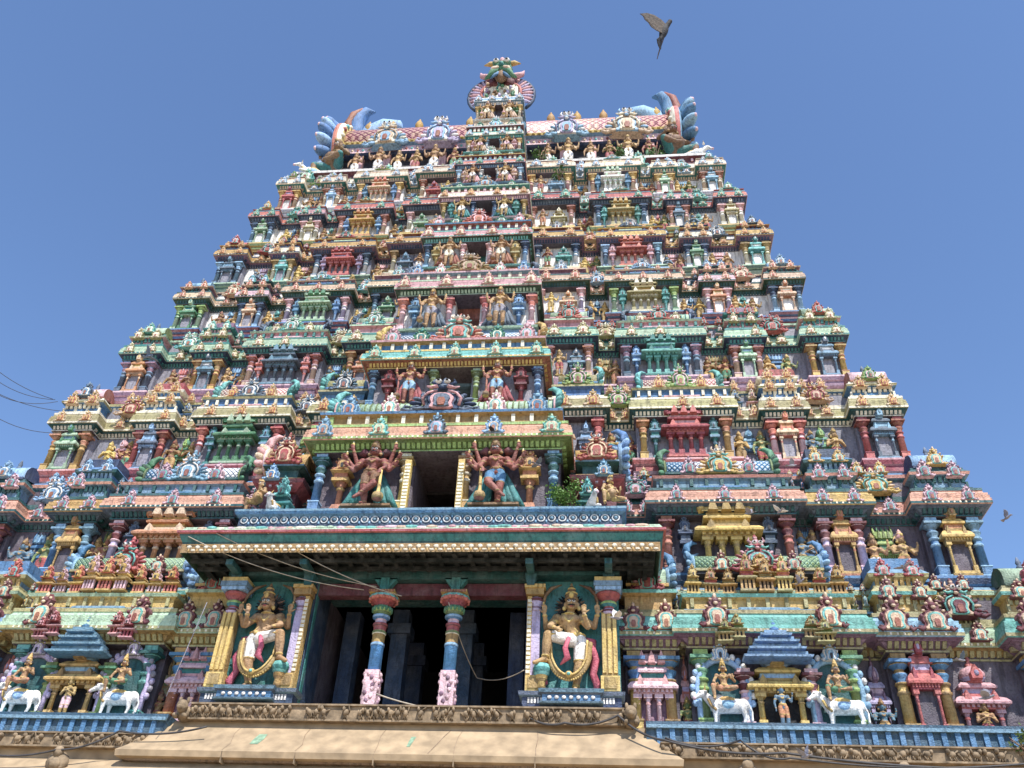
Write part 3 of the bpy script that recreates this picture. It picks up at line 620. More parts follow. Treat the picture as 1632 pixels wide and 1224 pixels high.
def shrine(cols, kind, loc, w, h, parent, back='dark'):
    sub('niche_shrine', ('shr', cols, kind, back), mk_shrine(*cols, back, kind), parent, loc, (w, w*.9, h/1.75))
def hara_block(P, W, hw, dep, z0, z1, pal, parent, corner, kcols):
    """little shrines above a cornice"""
    g = z1-z0; m = MB(); w1 = hw*.92; w2 = hw*.86
    a, b = pal['h1'], pal['h2']
    m.sweep([(.1, 0), (.1, .07*g), (-.02, .09*g), (-.02, .3*g), (.12, .33*g), (.15, .38*g), (.02, .46*g), (.02, .5*g)], w1, .05, dep, [b, b, a, a, pal['kap'], b, b])
    dentils(m, -w1, w1, .05, -.02, .08, .2*g, .31*g, .16, b)
    n = max(2, int(hw*2/.42))
    for i in range(n+1):
        x = -w1+2*w1*i/n; m.box(x-.035, x+.035, .0, .08, .09*g, .2*g, b)
    if not corner:
        m.sweep([(0, .5*g), (0, .6*g), (.13, .64*g), (.16, .7*g), (.0, .8*g), (.0, .98*g)], w2, .16, dep, [pal['pl2'], b, b, pal['pl2'], pal['pl']])
        dentils(m, -w2, w2, .16, 0, .1, .52*g, .63*g, .15, a)
    r = part('shrine_roof', m, W(0, 0, z0), parent)
    kw = min(.5, hw*.62, g*.42)
    for s in (-.5, .5):
        kudu(P, kcols, W(s*hw*1.05, -.07, z0+.26*g), kw, r)
        if not corner: kudu(P, pal['kb'] if pal['kap'] != 'khaki' else pal['ks'], W(s*hw*1.0, .05, z0+.64*g), kw*1.0, r)
    if corner:
        L = hw*.82; Rr = .26*g if .26*g < .42 else .42
        key = ('bar', 'corner', pal['bar'], round(L/Rr, 1))
        sub('barrel_roof', key, lambda: barrel_mb(round(L/Rr, 1), pal['bar'][0], pal['bar'][1], 0), r, W(0, .05+Rr, z0+.5*g+Rr*.6), Rr)
        kudu(P, pal['kb'], W(0, -.05, z0+.5*g), hw*.7, r)
        for s in (-1, 0, 1): pass
        f = MB(); f.lathe([(.06, 0), (.1, .08), (.05, .16), (.08, .22), (.02, .4)], 'slate', 7)
        MESHCACHE.setdefault(('fin', 's'), (f, f.mesh('finial'))); PENDING.append(('finial', ('fin', 's'), r, W(0, .05+Rr, z0+.5*g+Rr*1.55), (1, 1, 1), 0, 1/(W(0, 0, z0)-CAM).length))
    return r
STAT = []
def niche(k, x, y, z, h, idx, side, extra=None):
    if in_frame((x, y, z+h*.5), 5): STAT.append((k, x, y, z, h, side))
def bay(k, side, xc, hw, yf, dep, kind, pal):
    F_, T_ = FL[k], T[k]; d = T_-F_; o = (.15 if k < 3 else .1)*d
    W = lambda x, y, z: Vector((xc+x, yf+y, F_+z))
    m = MB()
    z0 = -.32*d
    m.sweep(([(.04, z0-.4*d), (.04, z0-.27*d), (.1, z0-.24*d), (.1, z0-.19*d), (.0, z0-.17*d), (.0, z0-.02*d)] if k > 1 else [])+[(.1, z0), (.16, z0+.05*d), (.06, z0+.08*d), (.06, -.14*d), (.12, -.12*d), (.16, -.05*d), (.16, -.015*d), (.08, 0)], hw, 0, dep, ([PAL[k-1]['h2'], PAL[k-1]['h1'], pal['pl2'], PAL[k-1]['h1'], PAL[k-1]['pl2'], pal['pl']] if k > 1 else [])+[pal['pl2'], pal['pl'], pal['pl'], pal['pl2'], pal['pl'], pal['pl2'], pal['pl']])
    if k > 1:
        n = int(2*hw/.3)
        for i in range(n): x = -hw+2*hw*(i+.5)/n; m.box(x-.06, x+.06, -.05, .05, z0-.165*d, z0-.03*d, pal['pl2'])
    m.box(-hw+.03, hw-.03, .16*d, dep, 0, .86*d, pal['wall'])
    if k == 1:
        for i in range(int(hw*4)+1):
            x = -hw+.1+(2*hw-.2)*i/int(hw*4); m.box(x-.07, x+.07, -.1, 0, z0+.08*d, -.14*d, pal['pl2'])
    p = part('pavilion', m, W(0, 0, 0))
    part('cornice', cornice_mb(hw, dep, d, o, pal['kap'] if kind != 'kuta' else pal['kp2'], pal['dent'], pal['h2'] if pal['h2'] != pal['kap'] else pal['pl2']), W(0, 0, 0), p)
    ch = .84*d; yc = .075*d
    nk = max(2, round(2*hw/((.62 if k > 1 else .85)*d)))
    for i in range(nk):
        x = (-1+2*(i+.5)/nk)*hw*(1.05 if nk > 2 else 1.3)
        kudu(None, pal['ks'], W(x, -.82*o, 1.0*d), .2*d if k > 1 else .3*d, p)
    if kind == 'sala':
        columns(None, pal['cs'], W, [-hw+.14*d*.9, hw-.14*d*.9], ch, p, yc)
        if k > 1:
            for s in (-1, 1): sub('pilaster', ('pil', pal['r2'][:2] if k != 3 else ('teal', 'slate'), k), mk_pilaster(*(pal['r2'][:2] if k not in (2, 3) else ('slate', 'navy') if k == 2 else ('teal', 'steel'))), p, W(s*hw*.6, .1*d, 0), (.62*d,)*2+(.9*d,))
            shrine(pal['ss'], 'sala', W(0, .02*d, 0), hw*.8, 1.14*d, p, pal['wall'])
        g = gap(k)*1.08; zb = 1.22*d
        a = MB()
        a.sweep([(.2*o, zb), (.2*o, zb+.05*g), (0, zb+.07*g), (0, zb+.2*g), (.1, zb+.23*g), (.14, zb+.28*g), (-.05, zb+.33*g)], hw*.97, .02, dep, [pal['pl2'], pal['pl'], pal['h1'], pal['h1'], pal['kap'], pal['h2']])
        for i in range(9):
            x = hw*.9*(-1+i/4); a.box(x-.05, x+.05, -.06, .06, zb+.08*g, zb+.22*g, pal['h2'])
        r = part('shrine_roof', a, W(0, 0, 0), p)
        Rr = .23*g if k > 1 else .2*g; L = hw*.8; zc = zb+.4*g+Rr*.85
        latk = lattice(*pal['bar'], 2.4, '_'.join(pal['bar'])) if k not in (4,) else pal['bar'][0]
        if k == 1:
            yb = .7; zc = zb+.97*g
            n = 9; cy = [('gold', 'ochre', 'khaki'), ('khaki', 'gold', 'coral')] if side > 0 else [('gold', 'coral', 'ochre'), ('ochre', 'pink', 'gold')]
            for i in range(n):
                x = (-1+2*(i+.5)/n)*hw*.98; c_ = 3 <= i <= 5
                sub('roof_shrine', ('rs', cy[i % 2]), mk_minishrine(*cy[i % 2]), r, W(x, .02-(.18 if c_ else 0), zb+.3*g), (2*hw/n*.98, .7, .29*g if not c_ else .38*g))
            for s in (0,): sub('roof_shrine', ('rsb', side), mk_minishrine('gold', 'ochre', 'orange'), r, W(s*hw, .3, zb+.52*g), (hw*.42, .9, .25*g if s else .33*g))
        else: yb = .2*g
        key = ('bar', k, pal['bar'], round(L/Rr, 1))
        sub('barrel_roof', key, lambda: barrel_mb(round(L/Rr, 1), latk, pal['h2'], 2 if k == 4 else 0), r, W(0, yb+Rr, zc), Rr)
        for s in (-1, 1):
            sub('roof_horn', ('horn', pal['hn'], s), (lambda s_: (lambda: (mk_horn(*pal['hn'])() if s_ > 0 else mirror_mb(mk_horn(*pal['hn'])()))))(s), r, W(s*L, yb+Rr, zc), Rr)
            kudu(None, pal['ks'], W(s*hw*.45, yb-.06, zc-.75*Rr), Rr*1.3, r)
        kudu(None, pal['kb'], W(0, yb-.15, zc-Rr*.95), max(.85*hw*.5, Rr*2.0), r, True, h=Rr*2.0)
        part('bay_sill', (lambda q: (q.sweep([(0, 0), (.05, .05), (.05, .1), (0, .14)], hw*.34, -.2*o, dep*.3, pal['pl2']), q)[1])(MB()), W(0, 0, zb), r)
    else:
        cols = pal['ck'] if kind == 'kuta' else pal['cc']; sc = pal['sk'] if kind == 'kuta' else pal['sc']
        columns(None, cols, W, [-hw+.1*d, hw-.1*d], ch, p, yc)
        shrine(sc, 'dome', W(0, .03*d, 0), hw*.92, 1.12*d, p, pal['wall'])
        hara_block(None, W, hw, dep, 1.22*d, 1.22*d+gap(k)*1.05, pal, p, kind == 'corner', pal['ks'])
    return p
def narrow_bay(k, side, xc, hw, yf, pal):
    F_, T_ = FL[k], T[k]; d = T_-F_; o = .12*d; dep = 1.6
    W = lambda x, y, z: Vector((xc+x, yf+y, F_+z)); m = MB()
    m.sweep([(.1, -.32*d), (.12, -.05*d), (.12, 0), (.04, .0)], hw, 0, dep, [pal['pl'], pal['pl2'], pal['pl']]); m.box(-hw+.03, hw-.03, .16*d, dep, 0, .86*d, pal['wall'])
    p = part('pavilion', m, W(0, 0, 0))
    part('cornice', cornice_mb(hw, dep, d, o, pal['kap'], pal['dent'], pal['h2']), W(0, 0, 0), p)
    columns(None, pal['ck'], W, [-hw+.1*d, hw-.1*d], .84*d, p, .075*d)
    if k > 1:
        shrine(pal['sc'], 'dome', W(side*hw*.3, .1*d, 0), hw*.6, .85*d, p, pal['wall']); niche(k, xc-side*hw*.38, yf-.08, F_+.01, .7*d, 0, side)
    if k == 1: shrine(('pink', 'salmon', 'teal'), 'sala', W(0, .08*d, 0), hw*1.5, .95*d, p, 'mauve')
    for s in (-.6, .6): kudu(None, pal['ks'], W(s*hw, -.8*o, d), .26*d, p)
    g = gap(k); zb = 1.22*d; Rr = .24*g
    a = MB(); a.sweep([(.12, zb), (.12, zb+.08*g), (0, zb+.1*g), (0, zb+.32*g), (.14, zb+.36*g), (.14, zb+.42*g), (0, zb+.46*g)], hw*.9, .05, dep, [pal['h2'], pal['pl'], pal['h1'], pal['h1'], pal['kap'], pal['h2']])
    r = part('shrine_roof', a, W(0, 0, 0), p)
    key = ('bar', 'n', pal['bar'], round(hw*.8/Rr, 1))
    sub('barrel_roof', key, lambda: barrel_mb(round(hw*.8/Rr, 1), pal['kap'], pal['h1'], 0), r, W(0, .05+Rr, zb+.46*g+.8*Rr), Rr)
    sub('roof_horn', ('hornn', pal['hn'], side), lambda: (mk_horn(*pal['hn'])() if side > 0 else mirror_mb(mk_horn(*pal['hn'])())), r, W(side*hw*.8, .05+Rr, zb+.46*g+.8*Rr), Rr)
    kudu(None, pal['kb'], W(0, .02, zb+.42*g), min(hw*.8, .5*g), r, True)
def recess(k, side, x0, x1, yw, pal, cols, stat, sw, big=0):
    d = T[k]-FL[k]; xc = (x0+x1)/2; w = x1-x0
    W = lambda x, y, z: Vector((xc+x, yw+y, FL[k]+z))
    if sw: shrine(cols, 'dome' if k % 2 else 'sala', W(0, -.06, -.04*d), w*sw, .9*d, CORE[k], pal['wall'])
    for i, s in enumerate(stat): niche(k, xc+s*w, yw-.2, FL[k]-.04*d, .8*d if k > 1 else .52*d, i, side)
    g = gap(k)+.05*d
    if big: kudu(None, pal['kb'] if (k+big) % 2 else pal['ks'], W(0, -.32, 1.12*d+.18*g), w*.74, CORE[k], True, h=w*.62)
    for s in (-.3, .3):
        sub('roof_shrine', ('rsr', k, pal['ks'], s), mk_minishrine(pal['h1'] if s < 0 else pal['pl2'], pal['h2'], pal['kap']), CORE[k], W(s*w, -.1, 1.18*d), (w*.44, .8, .36*g))
        kudu(None, pal['ks'] if k % 2 else pal['kb'], W(s*w, -.2, 1.22*d+.5*g), min(w*.34, .36*g), CORE[k])
        kudu(None, pal['ks'], W(s*w, -.18*d*.7, 1.0*d), .2*d, CORE[k])

CORE = {}
def gap(k):                                                     # height left above a cornice before the next storey's floor disappears behind it
    d = T[k]-FL[k]; g = FL[k+1]-T[k]-.22*d
    return g if k == 1 else max(.5*g, g-.38*(T[k]-1.6)/front(T[k]))
BACK = 48.0
CHW = {2: 3.86, 3: 3.12, 4: 2.7, 5: 2.22, 6: 1.97, 7: 1.6, 8: 1.38, 9: 1.2}        # central bay half width
CY = {2: 22.65, 3: 24.15, 4: 25.05, 5: 25.85, 6: 26.7, 7: 27.4, 8: 27.95, 9: 28.5}      # central bay front
CF = {2: 14.5, 3: 19.45, 4: 23.75, 5: 27.85, 6: 31.75, 7: 35.0, 8: 38.1, 9: 41.55}       # central bay floor
CT = {2: 16.95, 3: 21.4, 4: 25.8, 5: 29.6, 6: 33.2, 7: 36.4, 8: 39.4, 9: 43.1}    # central bay cornice tip
def door_hw(k): return CHW[k]*.185
for k in range(1, 9):
    pal = PAL[k]; d = T[k]-FL[k]; H = halfw(T[k]); Yk = front(T[k]); yw = Yk+1.0
    top = T[k]+.22*d+.42*gap(k) if k > 1 else 12.3
    m = MB(); hwc = H*.93; dh = .75 if k > 1 else 2.96
    # storey wall: left and right of the doorway, recessed behind the pavilions
    zb = FL[k]-.35*d if k == 1 else 12.35 if k == 2 else T[k-1]-.1
    for s in (-1, 1):
        x0, x1 = sorted((s*dh, s*hwc)); m.box(x0, x1, yw, BACK-(yw-24), zb, top+.05, pal['wall'])
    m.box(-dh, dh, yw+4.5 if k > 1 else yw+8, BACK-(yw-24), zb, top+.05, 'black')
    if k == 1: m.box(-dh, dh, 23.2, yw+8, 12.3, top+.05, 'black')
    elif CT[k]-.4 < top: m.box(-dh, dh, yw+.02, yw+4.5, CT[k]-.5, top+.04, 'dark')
    m.box(-hwc+.3, hwc-.3, yw+.9, BACK-(yw-24)-.5, top-.3, FL[k+1]+.2, pal['pl2']) if k == 8 else None
    CORE[k] = part('storey_wall', m, (0, yw, FL[k]))
    for v in range(len(CORE[k].data.vertices)): pass
    CORE[k].data.transform(Matrix.Translation((0, -yw, -FL[k])))
    for s in (-1, 1):                                             # cornice running through the recesses
        a, b = (CHW.get(k, 5.6)*.9, H*.97); hwr = (b-a)/2; xcr = s*(a+b)/2
        part('cornice', cornice_mb(hwr, 2.5, d, .11*d, pal['kap'], pal['dent'], pal['h2']), (xcr, yw, FL[k]), CORE[k])
        e = MB(); e.sweep([(.1, -.33*d), (.16, -.1*d), (.12, -.06*d), (.18, -.04*d), (.18, 0), (0, 0)], hwr, -.28, 2, [pal['pl'], pal['pl2'], pal['pl'], pal['pl2'], pal['pl']])
        g = gap(k)+.12*d
        e.sweep([(.1, 1.22*d), (.1, 1.22*d+.08*g), (-.05, 1.22*d+.1*g), (-.05, 1.22*d+.38*g), (.12, 1.22*d+.42*g), (.14, 1.22*d+.48*g), (0, 1.22*d+.52*g), (-.1, 1.22*d+.58*g)], hwr*.99, .04, 2, [pal['h2'], pal['h2'], pal['pl'], pal['h1'], pal['kap'], pal['h1'], pal['pl2']])
        dentils(e, -hwr, hwr, .04, -.05, .06, 1.22*d+.28*g, 1.22*d+.4*g, .17, pal['h2'])
        part('moulding', e, (xcr, yw, FL[k]), CORE[k])
        f = lambda u: s*u*H
        pal = PAL[k] if s > 0 else PALL[k]
        narrow_bay(k, s, s*(CHW[k]+.3+.335*H)/2, (.335*H-CHW[k]-.3)/2, Yk+.1, pal) if k > 1 else narrow_bay(1, s, f(.352), .04*H, Yk+.35, pal)
        sa0, sa1 = (.405, .62) if k > 2 else (.405, .655)
        bay(k, s, f((sa0+sa1)/2), (sa1-sa0)/2*H, Yk+.2, 2.2, 'sala', pal)
        bay(k, s, f(.735), .043*H, Yk+.4, 2.2, 'kuta', pal)
        bay(k, s, s*(H-(.15 if k < 3 else .1)*d-.05*H), .05*H, Yk+.4, 9.0 if k > 1 else 3, 'corner', pal)
        r = [(.34, .4, pal['r1'], (-.32, .38), .5), (sa1+.005, .69, pal['r1'], (-.36, .36), .5), (.78, .848, pal['r2'], (-.37, .37), .5)]
        if k == 1: r[0] = (.393, .41, pal['r2'], (), 0)
        for (a_, b_, c_, st, sw) in r:
            x0, x1 = sorted((f(a_), f(b_)))
            bg_ = 0 if a_ in (sa0, sa1+.005) or k == 1 and a_ < .4 else (1 if a_ > .7 else 2)
            if k == 1: recess(k, s, x0, x1, yw, pal, c_, (0,), .92, bg_)
            else: recess(k, s, x0, x1, yw, pal, c_, st, sw, bg_)

# ------------------------------------------------------------------ central bays with their doorways
CP = {2: dict(kap='terra', dent='olive', lip='lime', pl='ochre', wall='wall', col=('blue', 'sky', 'dkteal'), jam=('gold', 'cream', 'ochre'), pil=('orange', 'gold')),
 3: dict(kap='turq', dent='brick', lip='gold', pl='ochre', wall='grey', col=('blue', 'sky', 'navy'), jam=('lime', 'palegreen', 'olive'), pil=('red', 'maroon')),
 4: dict(kap='salmon', dent='dkgreen', lip='palegreen', pl='steel', wall='white', col=('pink', 'salmon', 'coral'), jam=('pink', 'salmon', 'coral'), pil=('blue', 'sky')),
 5: dict(kap='salmon', dent='dkgreen', lip='turq', pl='brick', wall='white', col=('sky', 'blue', 'navy'), jam=('pink', 'white', 'salmon'), pil=('gold', 'khaki')),
 6: dict(kap='cream', dent='mauve', lip='pink', pl='teal', wall='grey', col=('khaki', 'gold', 'ochre'), jam=('sky', 'blue', 'navy'), pil=('turq', 'teal')),
 7: dict(kap='coral', dent='navy', lip='steel', pl='maroon', wall='grey', col=('steel', 'white', 'sky'), jam=('turq', 'steel', 'white'), pil=('pink', 'peach')),
 8: dict(kap='cream', dent='teal', lip='turq', pl='maroon', wall='grey', col=('peach', 'white', 'gold'), jam=('sky', 'white', 'steel'), pil=('salmon', 'pink')),
 9: dict(kap='sky', dent='steel', lip='white', pl='peach', wall='grey', col=('cream', 'peach', 'gold'), jam=('cream', 'peach', 'gold'), pil=('olive', 'green'))}
GUARD = {3: ('brick', 'sky', 'gold', 'bronze', 'red'), 4: ('skin', 'grey', 'gold', 'bronze', 'slate'), 5: ('skin', 'cream', 'ochre', 'bronze', 'brick'), 6: ('ochre', 'white', 'gold', 'bronze', 'teal'), 7: ('skin', 'white', 'gold', 'brick', 'salmon'), 8: ('ochre', 'pink', 'gold', 'brick', 'peach'), 9: ('skin', 'cream', 'gold', 'salmon', 'peach')}
GL = {2: ('reddish brown eight-armed guardian statue, legs crossed, left of the large lowest tower doorway', 'reddish brown eight-armed guardian statue, legs crossed, right of the large lowest tower doorway')}
for k in range(2, 10):
    pc = CP[k]; hw = CHW[k]; y = CY[k]; F_ = CF[k]; T_ = CT[k]; d = T_-F_; o = (.15 if k < 4 else .11)*d; dh = door_hw(k) if k > 2 else .71
    W = lambda x, yy, z: Vector((x, y+yy, F_+z))
    dep = (front(T[k])+1.0-y+.03) if k < 9 else 2.5; m = MB(); base = (FL[k]-F_-1.2 if k > 2 else 13.4-F_-.2)
    m.box(-hw-.05, hw+.05, 0, dep, base, -.06*d, pc['pl']); m.sweep([(.1, -.06*d), (.14, -.02*d), (.1, 0)], hw, 0, dep, [pc['lip'], pc['pl']])
    dz = .86*d
    for s in (-1, 1):
        x0, x1 = sorted((s*dh, s*(hw-.04))); m.box(x0, x1, .17*d, dep, 0, dz, pc['wall'])
    m.box(-hw+.04, hw-.04, .17*d, dep, dz, d*1.0, 'wall')
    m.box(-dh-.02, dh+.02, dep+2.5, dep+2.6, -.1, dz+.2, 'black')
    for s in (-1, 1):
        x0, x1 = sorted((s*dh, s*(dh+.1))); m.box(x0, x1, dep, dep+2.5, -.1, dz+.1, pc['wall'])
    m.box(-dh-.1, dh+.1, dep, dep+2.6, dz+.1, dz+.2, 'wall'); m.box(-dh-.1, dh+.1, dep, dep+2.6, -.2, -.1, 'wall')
    p = part('doorway_bay', m, W(0, 0, 0))
    c = cornice_mb(hw, dep, d, o, pc['kap'], pc['dent'], pc['lip']); part('cornice', c, W(0, 0, 0), p)
    ch = .84*d
    columns(None, pc['col'], W, [-hw*.94, hw*.94], ch, p, .08*d, .85); columns(None, pc['jam'], W, [-dh-.1*d, dh+.1*d], ch, p, .09*d, .8)
    if k == 2:
        for s in (-1, 1):
            j = MB(); j.box(-.1, .1, 0, .2, 0, .72*d, 'gold')
            for i in range(14): j.box(-.075, .075, -.02, 0, .05+i*.115, .12+i*.115, 'cream')
            part('door_jamb', j, W(s*(dh+.12), -.03, 0), p)
    for s in (-1, 1):
        sub('pilaster', ('pilc', pc['pil'], k), mk_pilaster(*pc['pil']), p, W(s*hw*.755, .1*d, 0), (.85*d, .85*d, .88*d))
        lab = GL[k][0 if s < 0 else 1] if k in GL else 'golden four-armed guardian statue %s of the doorway in the %s painted storey' % ('left' if s < 0 else 'right', ORD[k])
        L = W(s*(hw*.475+dh*.1), -.02, .04)
        if k == 2:
            b = MB(); b.box(-.75, .75, -.35, .2, -.02, .05, 'bronze'); part('statue_ledge', b, L+Vector((0, 0.05, -.02)), p)
            statue('many%d' % s, mk_many('brick', 'bronze' if s < 0 else 'blue', 'ochre', 'teal', s > 0), L+Vector((0, -.08, .03)), .98*d, lab, 'statue', 'guardian statues beside the tower doorways', wide=1.25)
        else: statue('guard%d' % k, mk_guard(*GUARD[k]), L+Vector((0, -.1, -.04)), 1.0*d, lab, 'statue', 'guardian statues beside the tower doorways', wide=1.12)
    nk = 5 if k < 4 else 4
    kc = [('sky', 'steel', 'peach'), ('turq', 'palegreen', 'peach'), ('slate', 'sky', 'pink')] if k == 2 else [('turq', 'palegreen', 'peach')] if k == 3 else [('salmon', 'peach', 'cream')] if k in (4, 5) else [PAL.get(k, PAL[8])['ks']]
    for i in range(nk): kudu(None, kc[i % len(kc)], W((-1+2*i/(nk-1))*hw*.93, -.9*o, 1.0*d), .25*d, p)
    # roof of the bay: mouldings, barrel roof, horns and arches
    if k == 9: continue
    nxt = CF[k+1]; g = max(.55*(nxt-T_-.22*d), nxt-T_-.22*d-.35*(T_-1.6)/y); zb = 1.22*d
    bar = {2: ('palegreen', 'olive', 1), 3: ('sky', 'navy', 0), 4: ('salmon', 'coral', 1), 5: ('turq', 'teal', 1), 6: ('steel', 'blue', 0), 7: ('salmon', 'gold', 0), 8: ('turq', 'teal', 0)}[k]
    kb = {2: ('slate', 'navy', 'salmon'), 3: ('coral', 'peach', 'turq'), 4: ('khaki', 'ochre', 'peach'), 5: ('coral', 'red', 'pink'), 6: ('sky', 'steel', 'peach'), 7: ('turq', 'palegreen', 'white'), 8: ('sky', 'white', 'turq')}[k]
    hn = {2: ('turq', 'teal', 'salmon'), 3: ('gold', 'ochre', 'brick'), 4: ('slate', 'navy', 'steel'), 5: ('ochre', 'brick', 'gold'), 6: ('slate', 'navy', 'steel'), 7: ('teal', 'steel', 'turq'), 8: ('sky', 'blue', 'steel')}[k]
    L = hw*.93; Rr = .235*g
    a = MB(); w2 = hw*.97
    a.sweep([(.2*o, zb), (.22*o, zb+.04*g), (0, zb+.06*g), (0, zb+.22*g), (.16, zb+.26*g), (.18, zb+.31*g), (-.1*g, zb+.36*g), (-.24*g, zb+.5*g)], w2, .0, dep, [pc['pl'], pc['lip'], 'ochre' if k == 2 else PAL.get(k, PAL[8])['h1'], pc['pl'], PAL.get(k, PAL[8])['pl2'], pc['kap'], pc['wall']])
    for i in range(13):
        x = w2*.94*(-1+i/6); a.box(x-.06, x+.06, -.08, .05, zb+.07*g, zb+.24*g, 'cream' if i % 3 else pc['lip'])
    r = part('shrine_roof', a, W(0, 0, 0), p); zc = zb+.42*g+Rr*.75; yb = .22*g
    mat = bar[0] if bar[2] else lattice(bar[0], bar[1], 'white', 2.6, 'c%d' % k)
    sub('barrel_roof', ('cbar', k), lambda: barrel_mb(round(L/Rr, 2), mat, bar[1], 2.2 if bar[2] else 0), r, W(0, yb+Rr, zc), Rr)
    for s in (-1, 1):
        sub('roof_horn', ('ch', k, s), (lambda s_: (lambda: (mk_horn(*hn)() if s_ > 0 else mirror_mb(mk_horn(*hn)()))))(s), r, W(s*L, yb+Rr, zc), Rr*1.1)
        for j, u in enumerate((.45, .8) if k < 6 else (.62,)): kudu(None, (('pink', 'cream', 'turq'), ('sky', 'blue', 'peach'))[(j+k) % 2] if k in (2, 4) else (('green', 'teal', 'cream'), ('salmon', 'pink', 'turq'))[j % 2], W(s*hw*u, yb-.14, zc-1.0*Rr), Rr*1.75, r)
    kudu(None, kb, W(0, yb-.2, zc-1.15*Rr), hw*.42, r, True, h=Rr*2.5)

# ------------------------------------------------------------------ statues in the recesses of the wings
SM = [('gold', 'ochre', 'gold', 'ochre'), ('skin', 'red', 'gold', 'bronze'), ('ochre', 'gold', 'brick', 'bronze'), ('olskin', 'red', 'gold', 'ochre'), ('skin', 'white', 'gold', 'bronze'), ('brick', 'green', 'gold', 'ochre'), ('bluskin', 'gold', 'ochre', 'bronze'), ('skin', 'orange', 'gold', 'salmon')]
SMN = ['golden', 'red-skirted', 'ochre', 'green-skinned red-clad', 'white-trousered', 'brown green-clad', 'blue-skinned gold-clad', 'orange-robed']
NTH = ['first', 'second', 'third', 'fourth', 'fifth', 'sixth', 'seventh', 'eighth', 'ninth']
from collections import defaultdict
cnt = defaultdict(list)
for e in STAT: cnt[(e[0], e[5])].append(e)
for (k, side), L in cnt.items():
    L.sort(key=lambda e: abs(e[1]))
    for i, e in enumerate(L):
        c = (i*3+k*2+(side > 0)*1) % 8
        if k in (5,) : c = (0, 1)[i % 4 == 3] if i < 6 else 2
        v = (i+k) % 3
        statue('small%d_%d' % (c, v), mk_small(*SM[c], v), (e[1], e[2], e[3]), e[4]*JIT.uniform(.93, 1.05),
               'small %s niche figure, %s storey up, %s wing, %s from the centre' % (SMN[c], NTH[k-1], 'left' if side < 0 else 'right', NTH[i]), 'statue', 'small statues standing in the wing recesses', JIT.uniform(-.22, .22), wide=1.12)

# ------------------------------------------------------------------ lowest storey: bulls with riders under arches, figures in shrines
def mk_arch_frame(a, b, c):
    def f():
        m = MB(); pts = []
        for i in range(19):
            t = R(-20)+R(220)*i/18; pts.append((.46*math.cos(t), 0, .62+.5*math.sin(t)))
        pts = [(.43, 0, .02)]+pts+[(-.43, 0, .02)]
        m.tube(pts, .055, a, 7)
        for i, p in enumerate(pts[1:-1]):
            q = (p[0]*1.17, -.02, .62+(p[2]-.62)*1.17); m.ell(q, (.06, .05, .06), b if i % 2 else a, 6, 4)
        m.prism([(p[0]*.95, .62+(p[2]-.62)*.95) for p in pts[:-1]]+[(-.41, .02)], .03, .08, c)
        m.add(mk_kudu(b, a, 'white', 'dark')(), TS((0, -.03, 1.08), (.3, .4, .3)))
        return m
    return f
k = 1; d1 = T[1]-FL[1]; H1 = halfw(T[1]); Y1 = front(T[1])+.2
